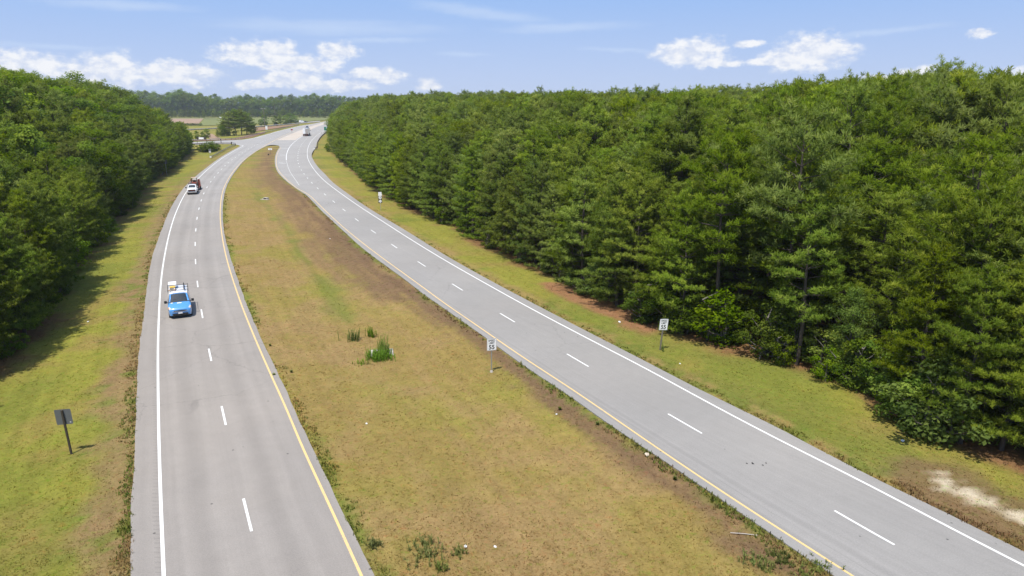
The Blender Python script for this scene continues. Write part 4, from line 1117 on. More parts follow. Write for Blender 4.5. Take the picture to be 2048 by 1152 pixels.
litter(1239, 645, 0.20, 'flat white scrap on the right verge left of the leaning sign')
litter(176, 644, 0.13, 'white scrap on the left verge by the tree shadows')
litter(660, 478, 0.12, 'tiny white scrap on the median beside the green ditch')
litter(1360, 728, 0.10, 'tiny white scrap on the right verge below the leaning sign')
def stick():
    x, y, z = atg(1488, 1070); MB().tube([(-0.6, 0.1, 0.05), (0, 0, 0.07), (0.6, -0.08, 0.04)], 0.02).build('stick', M['concrete_raw'], None, (x, y, z), label='pale straight stick lying in the brown grass of the median', category='stick')
stick()
def debris():
    x, y = at0(1508, 927); b = MB(); rng = np.random.default_rng(3)
    for k in range(6): b.box((rng.normal(0, .2), rng.normal(0, .08), 0.02), (0.09, 0.04, 0.02), rz=rng.uniform(0, 3))
    b.build('tyre_scrap', M['rubber'], None, (x, y, 0.004), label='dark scraps of tyre rubber on the right carriageway', category='debris')
debris()

# ------------------------------------------------------------------ signs, posts, poles
def rounded(w, h, r, n=4):
    P = []
    for cx, cy, a0 in ((w / 2 - r, h / 2 - r, 0), (-w / 2 + r, h / 2 - r, 90), (-w / 2 + r, -h / 2 + r, 180), (w / 2 - r, -h / 2 + r, 270)):
        for k in range(n + 1): a = R_(a0 + 90 * k / n); P.append((cx + r * math.cos(a), cy + r * math.sin(a)))
    return P
def plate(name, parent, outline, y0, y1, mat, z, x=0.0):
    return MB().prism([(a + x, b + z) for a, b in outline], y0, y1).build(name, mat, parent)
def frame(name, parent, w, h, t_, y, mat, z, r=0.05):
    o = rounded(w, h, r); i = rounded(w - 2 * t_, h - 2 * t_, max(r - t_, 0.005)); n = len(o)
    V = [(a, y, b + z) for a, b in o] + [(a, y, b + z) for a, b in i]
    return MB().raw(V, [(k, (k + 1) % n, n + (k + 1) % n, n + k) for k in range(n)]).build(name, mat, parent)
def letters(parent, txt, size, x, y, z, mat, wide=1.0, bold=0.012):
    c = bpy.data.curves.new('lettering', 'FONT'); c.body = txt; c.size = size; c.align_x = 'CENTER'; c.align_y = 'CENTER'; c.extrude = 0.001; c.offset = bold
    o = bpy.data.objects.new('tmp', c); COL.objects.link(o); dg = bpy.context.evaluated_depsgraph_get(); dg.update()
    me = bpy.data.meshes.new_from_object(o.evaluated_get(dg)); bpy.data.objects.remove(o); bpy.data.curves.remove(c)
    me.materials.clear(); me.materials.append(mat)
    l = link('lettering', me, parent, (x, y, z), (math.pi / 2, 0, 0)); l.scale = (wide, 1, 1); return l
def speed_sign(px, py, rz, tilt, post, label, H=2.65):
    x, y, z = atg(px, py); t = thing('speed_limit_sign', label, 'speed limit sign', (x, y, z), R_(rz), 'speed limit signs'); t.rotation_euler = (R_(tilt[0]), R_(tilt[1]), R_(rz))
    w, h = 0.73, 0.94; zc = H - h / 2
    plate('panel', t, rounded(w, h, 0.06), -0.055, -0.051, M['sign_white'], zc)
    frame('border', t, w - 0.03, h - 0.03, 0.016, -0.0575, M['sign_black'], zc)
    letters(t, 'SPEED', 0.21, 0, -0.058, zc + 0.30, M['sign_black'], 0.92, 0.004); letters(t, 'LIMIT', 0.21, 0, -0.058, zc + 0.11, M['sign_black'], 0.92, 0.004)
    letters(t, '55', 0.46, 0, -0.058, zc - 0.22, M['sign_black'], 1.0, 0.012)
    if post == 'steel':
        MB().box((0, -0.005, H / 2 - 0.1), (0.075, 0.012, H + 0.1)).box((-0.032, 0.022, H / 2 - 0.1), (0.01, 0.045, H + 0.1)).box((0.032, 0.022, H / 2 - 0.1), (0.01, 0.045, H + 0.1)).build('post', M['steel'], t)
        MB().lathe([(0.0, 0.12), (0.10, 0.10), (0.13, 0.0), (0.13, -0.1)], (0, 0, 0), 'Z', 12).build('footing', M['concrete_raw'], t)
    else: MB().box((0, 0, H / 2 - 0.08), (0.10, 0.10, H + 0.12), bev=0.01).build('post', M['wood'], t)
    for s in (-0.3, 0.3): MB().lathe([(0, -0.062), (0.012, -0.062), (0.014, -0.056)], (0, 0, zc + s), 'Y', 8).build('bolt', M['steel'], t)
speed_sign(983, 744, 17, (0, 0.5), 'steel', 'upright speed limit 55 sign on a thin steel post in the median')
speed_sign(1320, 700, 13, (0, 4.5), 'wood', 'leaning speed limit 55 sign on a wooden post on the right verge')

def back_sign(px, py, rz, w, h, H, label, post='wood_dark', posts=(0,), tilt=0.0, name='road_sign', mat='sign_back', top=None):
    x, y, z = atg(px, py); t = thing(name, label, 'road sign', (x, y, z), R_(rz)); t.rotation_euler = (0, R_(tilt), R_(rz))
    plate('panel', t, rounded(w, h, min(0.06, h / 5)), 0.052, 0.056, M[mat], H - h / 2)
    for p in posts: MB().box((p, 0, H / 2 - 0.08), (0.10, 0.10, H + 0.08), bev=0.012).build('post', M[post], t)
    return t
t = back_sign(143, 908, 8, 0.86, 0.92, 2.75, 'grey back of a square sign on a dark wooden post on the left verge', tilt=-2.0)
MB().box((0.30, 0.049, 1.95), (0.07, 0.006, 0.035)).build('sticker', M['sign_white'], t)
back_sign(334, 350, 5, 0.9, 1.1, 4.2, 'grey sign back on a tall thin post against the left-hand trees', 'steel')
t = back_sign(421, 314, 8, 0.9, 0.75, 3.0, 'grey twin-post sign back beside the guardrail end', 'steel', (-0.25, 0.25))
plate('panel', t, rounded(0.8, 0.6, 0.05), 0.052, 0.056, M['sign_white'], 1.9)
back_sign(541, 309, 0, 1.5, 0.65, 2.4, 'small pale rectangular sign in the brown grass at the tip of the median', 'wood', mat='sign_white')
x, y, z = atg(540.5, 309.5)
MB().tube([(0, 0, -0.1), (0.03, 0, 0.35), (0.02, 0.03, 0.6)], [0.35, 0.28, 0.16], 8).build('stump', M['wood_dark'], None, (x, y - 2, z), label='dark stump at the foot of the small median sign', category='stump')
back_sign(584, 267.5, -12, 1.5, 0.95, 3.1, 'small red sign on a post on the concrete crossing', 'steel', mat='sign_red')
back_sign(533.5, 263, 0, 1.3, 2.6, 3.9, 'tall pale grey sign on the reddish bank beneath the utility pole', 'steel', mat='sign_white')
def guide_white():
    x, y, z = at0(404, 288)[0], at0(404, 288)[1], -0.3
    t = thing('guide_sign', 'wide dark guide sign with a white board on two posts by the side road', 'guide sign', (x, y, z), R_(2))
    plate('panel', t, rounded(4.7, 1.15, 0.05), 0.1, 0.16, M['wood_dark'], 3.0)
    plate('board', t, rounded(2.4, 0.92, 0.04), 0.06, 0.097, M['sign_white'], 3.0, -0.1)
    for p in (-2.2, 2.2): MB().box((p, 0, 1.75), (0.14, 0.14, 3.7)).build('post', M['wood_dark'], t)
guide_white()
def guide_green():
    x, y, z = atg(654, 268)
    t = thing('guide_sign', 'green guide sign half hidden by the pines at the guardrail', 'guide sign', (x, y, z), R_(14))
    plate('panel', t, rounded(3.4, 2.4, 0.12), -0.1, -0.06, M['sign_green'], 3.4)
    frame('border', t, 3.3, 2.3, 0.06, -0.103, M['sign_white'], 3.4, 0.12)
    # white arrow, stem and head
    V = [(-0.2, -0.104, 3.1), (0.1, -0.104, 3.1), (0.1, -0.104, 3.6), (0.5, -0.104, 3.6), (-0.05, -0.104, 4.25), (-0.6, -0.104, 3.6), (-0.2, -0.104, 3.6)]
    MB().raw(V, [(0, 1, 2, 6), (6, 2, 3, 4), (6, 4, 5)]).build('arrow', M['sign_white'], t)
    for p in (-1.1, 1.1): MB().box((p, 0, 1.8), (0.12, 0.1, 4.2)).build('post', M['steel'], t)
guide_green()
def route_marker():
    x, y, z = atg(761.5, 421); t = thing('route_marker', 'stacked route markers with a black and white diamond shield on the right verge', 'route marker', (x, y, z), R_(12))
    MB().box((0, 0, 1.6), (0.07, 0.07, 3.6)).build('post', M['steel'], t)
    plate('panel', t, rounded(0.61, 0.34, 0.03), -0.05, -0.046, M['sign_white'], 3.25)
    plate('panel', t, rounded(0.66, 0.32, 0.03), -0.05, -0.046, M['sign_white'], 2.89)
    plate('shield_panel', t, rounded(0.66, 0.62, 0.03), -0.05, -0.046, M['sign_black'], 2.40)
    sh = [(0, -0.27), (0.14, -0.22), (0.26, -0.10), (0.27, 0.06), (0.22, 0.14), (0.25, 0.24), (0.12, 0.26), (0, 0.23), (-0.12, 0.26), (-0.25, 0.24), (-0.22, 0.14), (-0.27, 0.06), (-0.26, -0.10), (-0.14, -0.22)]
    plate('shield', t, sh, -0.054, -0.0505, M['sign_white'], 2.40)
    letters(t, '13', 0.30, 0, -0.056, 2.40, M['sign_black'])
    plate('diamond_panel', t, rounded(0.66, 0.66, 0.03), -0.05, -0.046, M['sign_black'], 1.74)
    plate('diamond', t, [(0, -0.31), (0.31, 0), (0, 0.31), (-0.31, 0)], -0.054, -0.0505, M['sign_white'], 1.74)
    letters(t, '4', 0.24, 0, -0.056, 1.74, M['sign_black'])
route_marker()
def stake(px, py, h, label, mat='wood_dark', w=0.1):
    x, y, z = at0(px, py)[0], at0(px, py)[1], -0.15
    t = thing('marker_post', label, 'post', (x, y, z)); MB().box((0, 0, h / 2), (w, w, h), bev=0.01).build('shaft', M[mat], t)
    MB().box((0, -w * 0.6, h - 0.25), (w * 2.2, 0.02, 0.4)).build('reflector', M[mat], t)
stake(442.5, 287.2, 2.4, 'dark post on the near side of the side road, left one', w=0.25)
stake(463.5, 288.5, 1.3, 'short dark post at the bend of the guardrail by the junction', w=0.25)
stake(629, 299.2, 1.2, 'grey marker post at the near end of the right-hand guardrail', 'steel')
stake(643, 269, 1.6, 'grey marker post halfway along the right-hand guardrail', 'steel')

def guardrail(P, label, posts_every=3.8, mat='steel', end=False):
    P = resample(np.asarray(P), step=1.9); o = P[0]
    t = thing('guardrail', label, 'guardrail', (o[0], o[1], -0.1)); T = np.gradient(P, axis=0); T /= np.linalg.norm(T, axis=1)[:, None]; Nn = np.column_stack([-T[:, 1], T[:, 0]])
    prof = [(0.0, 0.86), (0.05, 0.82), (0.05, 0.74), (-0.02, 0.69), (0.05, 0.64), (0.05, 0.56), (0.0, 0.52), (-0.02, 0.56), (-0.02, 0.63), (-0.06, 0.69), (-0.02, 0.75), (-0.02, 0.83)]
    V = []; F = []; m = len(prof)
    for p, nn in zip(P, Nn):
        for a, b in prof: V.append((p[0] - o[0] + nn[0] * a, p[1] - o[1] + nn[1] * a, b))
    for i in range(len(P) - 1):
        for j in range(m): F.append((i * m + j, i * m + (j + 1) % m, (i + 1) * m + (j + 1) % m, (i + 1) * m + j))
    MB().raw(V, F).build('rail', M[mat], t)
    b = MB()
    for i in range(0, len(P), 2): b.box((P[i][0] - o[0] - Nn[i][0] * 0.14, P[i][1] - o[1] - Nn[i][1] * 0.14, 0.36), (0.15, 0.18, 0.95), rz=math.atan2(T[i][1], T[i][0]))
    b.build('posts', M['wood'], t, kind='stuff')
    if end: MB().box((0, 0, 0.66), (0.35, 0.5, 0.5), rz=math.atan2(T[0][1], T[0][0])).build('end_terminal', M['sign_white'], t)
guardrail(pxl([(629,299.8),(633.4,297),(635.5,285),(643.5,273.2),(656,262.8),(667,256)]), 'guardrail curving along the outside of the right carriageway by the pines', end=True, mat='rust')
guardrail(pxl([(421.5,317),(440,306.5),(455,297.8),(471,290.3),(468,288.2),(462,287.4)]), 'bright guardrail running beside the left carriageway to the junction corner', end=True)
guardrail(pxl([(462,288.6),(440,288.6),(410,289.2),(370,291)]), 'guardrail along the near edge of the side road', mat='rust')
guardrail(pxl([(360,282.6),(412,281),(454,280),(480,277.6),(506,272),(537,264.3),(560,258.6),(598,250)]), 'long guardrail along the far edge of the junction')
guardrail(pxl([(330,263),(380,260.4),(440,257.4),(505,255),(540,252.6),(580,248.6),(602,246)]), 'distant guardrail along the ramp beyond the junction')
def utility_pole(px, py, top, label, arm=True):
    x, y = at0(px, py); s = (py - Y_HOR) / (CAM_H / CP); h = (py - top) / s
    t = thing('utility_pole', label, 'utility pole', (x, y, -0.4))
    MB().tube([(0, 0, 0), (0.02, 0, h * 0.5), (0, 0, h)], [0.30, 0.26, 0.2], 8).build('pole', M['wood'], t)
    if arm:
        MB().box((0, 0, h - 0.5), (4.6, 0.25, 0.3)).build('crossarm', M['wood'], t)
        for k in (-2.1, -1.0, 1.0, 2.1): MB().lathe([(0.0, h + 0.1), (0.1, h), (0.14, h - 0.3)], (k, 0, 0), 'Z', 8).build('insulator', M['sign_white'], t)
    return np.array([x, y, h])
pA = utility_pole(530, 251.5, 217, 'nearer utility pole with a wide crossarm behind the crossing')
pB = utility_pole(551, 240, 209, 'slim utility pole further back, right of the one with the crossarm', False)
def wire(a, b, label):
    P = [a + (b - a) * s + np.array([0, 0, -2.0 * 4 * s * (1 - s)]) for s in np.linspace(0, 1, 14)]
    MB().tube(P, 0.035, 4).build('power_line', M['sign_black'], None, label=label, category='cable', group='power lines')
far_end = np.array([*at0(760, 246), 13.0])
wire(pA + np.array([-2.1, 0, 0]), far_end, 'power line from the left end of the crossarm towards the right-hand wood')
wire(pA + np.array([2.1, 0, 0]), far_end + np.array([4, 0, 0]), 'power line from the right end of the crossarm towards the right-hand wood')

# ------------------------------------------------------------------ trees beyond the junction
def px_tree(kind, px, base, top, label, group, wide=1.0, **kw):
    x, y = at0(px, base, -0.4); s = (base - Y_HOR) / (CAM_H / CP); h = (base - top) / s * 1.02
    return plant(kind, float(x), float(y), h, label, group, wide, z=-0.4, **kw)
sky_x = [215, 260, 290, 330, 360, 400, 440, 470, 500, 540, 560, 600, 630, 660, 700, 740]; sky_y = [186, 184, 183, 190, 181, 188, 193, 194, 190, 195, 191, 192, 189, 192, 195, 196]
i = 0
for row, base, stp in ((0, 230.0, 8.0), (1, 232.5, 9.0)):
    q = 205 + row * 4; k_ = 0
    while q < 745:
        top = np.interp(q, sky_x, sky_y) + 2.0 + row * 6 + trng.normal(0, 1.7)
        k_ = k_ + 1 if q > 220 else 0
        px_tree('leaf_far', q, base, top, f"{ORD[k_]} leafy tree from the left in the {'back' if row == 0 else 'front'} row of the far wood", 'far leafy trees, ' + ('back row' if row == 0 else 'front row'), 0.9)
        q += stp * trng.uniform(0.7, 1.3)
q = 318; k_ = 0
while q < 720:
    px_tree('pine_edge' if trng.random() < 0.6 else 'leaf_bright', q, 236.0, trng.uniform(217, 225), f'{ORD[k_]} scrubby pine from the left in the row behind the far field', 'scrub pines behind the far field', trng.uniform(1.0, 1.5), name='scrub_pine')
    q += trng.uniform(4, 8.5); k_ = min(k_ + 1, 79)
for (a, b, c, lb) in [(449, 272, 243, 'left edge'), (460, 271.5, 225, 'left half'), (472, 271, 220, 'tallest, centre left'), (484, 270.5, 221, 'centre right'), (494, 269, 226, 'right half'), (502, 268, 236, 'right edge')]:
    px_tree('pine_edge' if c > 224 else 'pine_wood', a, b, c, f'pine in the clump of tall pines left of the crossing, {lb}', 'clump of pines left of the crossing', 1.7)
for (a, b, c) in [(445, 273, 252), (456, 272, 258), (468, 271.5, 262), (508, 266, 250)]:
    px_tree('leaf_far', a, b, c, 'leafy undergrowth tree at the foot of the pine clump left of the crossing', 'undergrowth of the pine clump', 1.0)
px_tree('leaf_far', 530, 252, 229.5, 'dark rounded tree beside the utility pole with the crossarm', None, 1.0)
px_tree('leaf_far', 522, 251.5, 239, 'small dark tree left of the rounded tree by the utility pole', None, 1.1)
for (a, b, c, lb) in [(552, 249.5, 232, 'leftmost'), (561, 249, 229, 'second from left'), (571, 248.5, 231, 'middle'), (581, 247.5, 227, 'tallest, second from right'), (590, 246.5, 232, 'rightmost')]:
    px_tree('leaf_far' if a != 561 else 'leaf_bright', a, b, c, f'bushy tree in the dark row behind the ramp, {lb}', 'row of bushy trees behind the ramp', 1.45)
for (a, b, c, lb) in [(351, 273, 259, 'dark tree by the ramp, leftmost of the low trees left of the guide sign'), (372, 278, 260, 'dark low tree just right of the leftmost one by the ramp'), (384, 279, 264, 'low bright tree left of the guide sign'), (394, 278, 262, 'low leafy tree behind the left post of the guide sign'), (405, 277.5, 264, 'low leafy tree behind the white board of the guide sign'), (414, 276, 258, 'slim young tree right of the guide sign'), (436, 276.5, 259, 'slim dark young tree on the tan soil left of the pine clump')]:
    px_tree('leaf_far' if a not in (384, 436) else ('leaf_bright' if a == 384 else 'pine_edge'), a, b, c, lb, None, 1.1, name='young_tree')
for a in range(366, 402, 5):
    px_tree('shrub', a, 251 + trng.uniform(-.6, .6), 246.5, 'low bush at the foot of the bare field', 'bushes at the foot of the bare field', 1.6)
for (a, b, c) in [(403, 304, 289), (411, 305, 287), (419, 304.5, 285), (427, 303, 284), (434, 301, 288)]:
    px_tree('shrub', a, b, c, 'rounded bush on the grass corner inside the side road', 'bushes on the grass corner by the side road', 1.25)
for (a, b, c) in [(655, 300, 287), (658, 304, 292)]:
    px_tree('shrub', a, b, c, 'sapling on the grass inside the right-hand guardrail', 'saplings inside the right-hand guardrail', 0.9)
# individual plants at the near right edge
def px_plant(kind, px, py, h, label, wide=1.0, **kw):
    x, y, z = atg(px, py); return plant(kind, x, y, h, label, None, wide, z=z, **kw)
px_plant('shrub', 1536, 716, 4.3, 'pale green low-branched bush in front of the bare pine trunk', 0.95, var=0)
px_plant('leaf', 1690, 752, 6.6, 'tall leafy bush with two tiers, right of the bare pine trunk', 0.95, var=1)
px_plant('shrub', 1655, 742, 3.4, 'low leafy bush at the left foot of the two-tier bush', 1.2, var=2)
px_plant('shrub', 1742, 775, 2.6, 'bright green low bush at the foot of the near pines', 1.5, var=2)
px_plant('shrub', 1760, 800, 2.0, 'small bright green bush beside the sandy verge trees', 1.3, var=2)
px_plant('leaf_bright', 1905, 800, 14.5, 'slim yellow green sapling tree rising among the near right pines', 0.8, var=0)
px_plant('leaf_bright', 1800, 745, 10.0, 'shorter yellow green tree left of the slim sapling', 0.8, var=0)
px_plant('leaf', 2010, 790, 14.0, 'olive leafy tree with rusty leaf tips at the right edge', 0.95, var=2)
px_plant('pine_wood', 1562, 702, 19.0, 'tall pine with a bare dark trunk at the front of the right-hand wood', 0.95, var=1)
px_plant('pine_wood', 1424, 676, 17.0, 'pine with a bare grey trunk right of the leaning speed limit sign', 0.95, var=3)
# ------------------------------------------------------------------ vehicles
class Loft:
    """body surface through half sections: st = [(y, [(x, z), ... sill to roof centre])]"""
    def __init__(s, st): s.st = st; s.n = len(st); s.m = len(st[0][1])
    def P(s, u, v, side=1):
        i = int(min(max(math.floor(u), 0), s.n - 2)); a = u - i; j = int(min(max(math.floor(v), 0), s.m - 2)); b = v - j
        def g(ii, jj): q = s.st[ii][1][jj]; return Vector((q[0] * side, s.st[ii][0], q[1]))
        return (g(i, j) * (1 - a) + g(i + 1, j) * a) * (1 - b) + (g(i, j + 1) * (1 - a) + g(i + 1, j + 1) * a) * b
    def hull(s, name, mat, parent, sub=2):
        us = [k / sub for k in range((s.n - 1) * sub + 1)]; V = []; F = []; ring = []
        for v in range(s.m): ring.append((v, 1))
        for v in range(s.m - 2, -1, -1): ring.append((v, -1))
        k = len(ring)
        for u in us:
            for v, sd in ring: V.append(s.P(u, v, sd))
        for i in range(len(us) - 1):
            for j in range(k): F.append((i * k + j, i * k + (j + 1) % k, (i + 1) * k + (j + 1) % k, (i + 1) * k + j))
        F.append(tuple(range(k))); F.append(tuple((len(us) - 1) * k + j for j in range(k - 1, -1, -1)))
        me = MB().raw(V, F).mesh(name, mat, True); me.set_sharp_from_angle(angle=R_(32)); return link(name, me, parent)
    def panel(s, name, mat, parent, u0, u1, v0, v1, side=1, off=0.006, n=5, across=False, taper=0.0):
        """thin skin lying on the body; across: v runs over the centre line from -v1 to +v1"""
        V = []; F = []
        for i in range(n + 1):
            for j in range(n + 1):
                u = u0 + (u1 - u0) * i / n; f = j / n
                if across: a = (2 * f - 1) * v1; v = s.m - 1 - abs(a); sd = 1 if a >= 0 else -1
                else: v = v0 + (v1 - v0) * f; sd = side; u += taper * f
                e = 0.02; p = s.P(u, v, sd); du = s.P(min(u + e, s.n - 1), v, sd) - s.P(max(u - e, 0), v, sd); dv = s.P(u, min(v + e, s.m - 1), sd) - s.P(u, max(v - e, 0), sd)
                nn = du.cross(dv); nn = nn.normalized() if nn.length > 1e-9 else Vector((0, 0, 1))
                c = p - Vector((0, p.y, 0.7))
                if nn.dot(c) < 0: nn = -nn
                V.append(p + nn * off)
        for i in range(n):
            for j in range(n): F.append((i * (n + 1) + j, i * (n + 1) + j + 1, (i + 1) * (n + 1) + j + 1, (i + 1) * (n + 1) + j))
        me = MB().raw(V, F).mesh(name, mat, True); return link(name, me, parent)
def wheel(parent, x, y, r, w, rim='steel'):
    s = 1 if x > 0 else -1
    o = MB().lathe([(r * .62, -w / 2), (r * .93, -w / 2), (r, -w * .32), (r, w * .32), (r * .93, w / 2), (r * .62, w / 2)], (0, 0, 0), 'X', 22, True).build('wheel', M['rubber'], parent, (x, y, r))
    MB().lathe([(0.0, s * w * .34), (r * .18, s * w * .36), (r * .25, s * w * .22), (r * .55, s * w * .28), (r * .63, s * w * .42), (r * .63, -s * w * .4)], (0, 0, 0), 'X', 18).build('rim', M[rim], o)
    return o
def mirror_(parent, x, y, z, mat='plastic', s=1.0):
    sd = 1 if x > 0 else -1
    MB().box((0, 0, 0), (0.22 * s, 0.13 * s, 0.24 * s), bev=0.04 * s).box((-sd * 0.14 * s, 0.03, -0.06), (0.12 * s, 0.05, 0.05)).build('mirror', M[mat], parent, (x, y, z))

def sec(ws, z0, wb, zm, wt, zb, wr, zr, zc): return [(ws, z0), (wb, zm), (wt, zb), (wr, zr), (wr * 0.55, zr + (zc - zr) * 0.8), (0, zc)]
def lane_pose(edge_, off, px, py, back=0.0):
    """point and heading on a lane: off metres from an edge line, going back metres away from the camera"""
    C = resample(edge_, step=0.5); T = np.gradient(C, axis=0); T /= np.linalg.norm(T, axis=1)[:, None]; C = C + np.column_stack([T[:, 1], -T[:, 0]]) * off
    ax, ay = at0(px, py); k = int(np.argmin((C[:, 0] - ax) ** 2 + (C[:, 1] - ay) ** 2)); k = min(k + int(back / 0.5), len(C) - 2); return C[k], T[k]

def blue_van():
    C, T = lane_pose(smooth(LW, 6), 1.85, 361, 633, 2.45); rz = math.atan2(-T[0], T[1])
    t = thing('cargo_van', 'blue cargo van with a white roof and a loaded ladder rack', 'van', (C[0], C[1], 0.0), rz); t.scale = (1.06,) * 3
    L = Loft([(-2.38, sec(.60, .36, .66, .60, .62, .74, .46, .80, .83)), (-2.30, sec(.76, .28, .83, .60, .80, .80, .62, .89, .92)), (-2.05, sec(.86, .24, .91, .64, .89, .92, .74, 1.01, 1.04)), (-1.6, sec(.88, .22, .915, .68, .90, 1.04, .78, 1.13, 1.16)), (-1.28, sec(.88, .22, .915, .70, .90, 1.10, .80, 1.20, 1.23)),
              (-0.55, sec(.88, .22, .915, .72, .90, 1.15, .70, 1.76, 1.84)), (-0.2, sec(.88, .22, .915, .72, .90, 1.15, .70, 1.80, 1.88)), (1.3, sec(.88, .22, .915, .72, .90, 1.15, .70, 1.81, 1.90)), (2.2, sec(.87, .24, .91, .72, .89, 1.15, .71, 1.80, 1.88)), (2.37, sec(.84, .30, .88, .72, .86, 1.15, .70, 1.72, 1.79)), (2.40, sec(.80, .34, .84, .72, .82, 1.15, .66, 1.66, 1.72))])
    L.hull('body', M['paint_blue'], t)
    L.panel('roof', M['paint_white'], t, 5.05, 9.85, 0, 2.0, across=True, off=0.022, n=40)
    L.panel('windscreen', M['glass'], t, 4.08, 4.95, 0, 2.12, across=True, n=8)
    L.panel('cowl', M['plastic'], t, 3.86, 4.07, 0, 2.0, across=True, off=0.01, n=6)
    for s in (1, -1):
        L.panel('side_window', M['glass'], t, 4.72, 6.25, 2.12, 2.88, s)
        L.panel('side_panel', M['paint_white'], t, 6.3, 9.5, 1.5, 2.97, s)
        L.panel('pillar', M['plastic'], t, 4.02, 4.98, 2.72, 2.98, s, 0.009)
        L.panel('headlight', M['lamp'], t, 1.15, 2.25, 1.95, 2.85, s, 0.010)
        L.panel('indicator', M['orange'], t, 1.75, 2.1, 1.9, 2.3, s, 0.016)
        L.panel('door', M['paint_blue'], t, 4.3, 6.35, 0.3, 1.98, s, 0.012)
        L.panel('sill', M['plastic'], t, 2.6, 8.0, 0.02, 0.28, s, 0.012)
        mirror_(t, s * 1.08, -1.0, 1.22)
        for y in (-1.52, 1.58):
            wheel(t, s * 0.80, y, 0.33, 0.22)
            MB().lathe([(0.34, -0.02), (0.41, -0.02), (0.41, 0.02), (0.34, 0.02)], (s * 0.905, y, 0.33), 'X', 22, True).build('wheel_arch', M['plastic'], t)
        MB().box((s * 0.52, -2.335, 0.43), (0.22, 0.12, 0.14), bev=0.03).build('fog_lamp', M['sign_black'], t)
    MB().box((0, -2.36, 0.70), (1.02, 0.10, 0.09), bev=0.02).build('grille', M['sign_black'], t)
    MB().tube([(-0.80, -2.21, 0.76), (-0.62, -2.36, 0.665), (-0.3, -2.425, 0.635), (0, -2.43, 0.63), (0.3, -2.425, 0.635), (0.62, -2.36, 0.665), (0.80, -2.21, 0.76)], 0.024, 6).build('grille_trim', M['chrome'], t)
    MB().box((0, -2.37, 0.40), (1.1, 0.10, 0.16), bev=0.03).build('lower_grille', M['sign_black'], t)
    MB().box((0, -2.30, 0.28), (1.45, 0.22, 0.08), bev=0.03).build('bumper', M['plastic'], t)
    MB().box((0.0, -2.425, 0.52), (0.34, 0.012, 0.13)).build('number_plate', M['sign_white'], t)
    # white emblem patches on the bonnet
    def patch(u, v0, du, dv, side, nm):
        L.panel(nm, M['paint_white'], t, u - du, u + du, v0 - dv, v0 + dv, side, 0.012, 3)
    L.panel('bonnet_emblem', M['paint_white'], t, 3.0, 3.45, 0, 0.42, across=True, off=0.012, n=4)
    patch(3.62, 3.55, .22, .22, -1, 'bonnet_patch')
    MB().tube([(-.5, -1.12, 1.375), (-.1, -1.0, 1.47)], 0.014, 4).build('wiper', M['plastic'], t); MB().tube([(0.15, -1.12, 1.375), (.55, -1.0, 1.44)], 0.014, 4).build('wiper', M['plastic'], t)
    for y in (-0.1, 0.95, 1.95): MB().tube([(-.82, y, 1.80), (-.82, y, 1.99), (.82, y, 1.99), (.82, y, 1.80)], 0.022, 6).build('rack_bar', M['plastic'], t)
    for s in (-.82, .82): MB().tube([(s, -0.35, 1.99), (s, 2.2, 1.99)], 0.02, 6).build('rack_rail', M['plastic'], t)
    mat = t.matrix_basis.copy()
    Mx = Matrix.Translation(t.location) @ Matrix.Rotation(rz, 4, 'Z') @ Matrix.Scale(1.06, 4)
    lp = Mx @ Vector((-0.48, 0.95, 2.015))
    ld = thing('ladder', 'pale step ladder with orange end caps lying on the left of the van rack', 'ladder', lp, rz)
    for s in (-.23, .23): MB().box((s, 0.15, 0.04), (0.05, 2.5, 0.08)).build('rail', M['litter'], ld); MB().box((s, -1.12, 0.04), (0.06, 0.12, 0.09)).build('end_cap', M['orange'], ld)
    for k in range(8): MB().box((0, -0.95 + k * 0.31, 0.04), (0.42, 0.06, 0.035)).build('rung', M['chrome'], ld)
    lp = Mx @ Vector((-0.42, 1.35, 2.10)); bx = thing('tool_box', 'white box with a raised lid strapped over the ladder on the van', 'box', lp, rz)
    MB().box((0, 0, 0.10), (0.66, 1.2, 0.22), bev=0.03).build('case', M['paint_white'], bx); MB().box((0, 0, 0.23), (0.70, 1.24, 0.05), bev=0.02).build('lid', M['litter'], bx)
    lp = Mx @ Vector((-0.42, 0.50, 2.10)); MB().box((0, 0, 0.08), (0.48, 0.34, 0.14), bev=0.04).build('bundle', M['yellow'], None, lp, (0, 0, rz), label='yellow bundle tied across the ladder on the van roof', category='bundle')
    lp = Mx @ Vector((0.5, 1.0, 2.02)); MB().tube([(0, -1.2, 0.03), (0, 1.3, 0.03)], 0.045, 8).build('pipe', M['sign_black'], None, lp, (0, 0, rz), label='dark pipe lying along the right of the van rack', category='pipe')
blue_van()

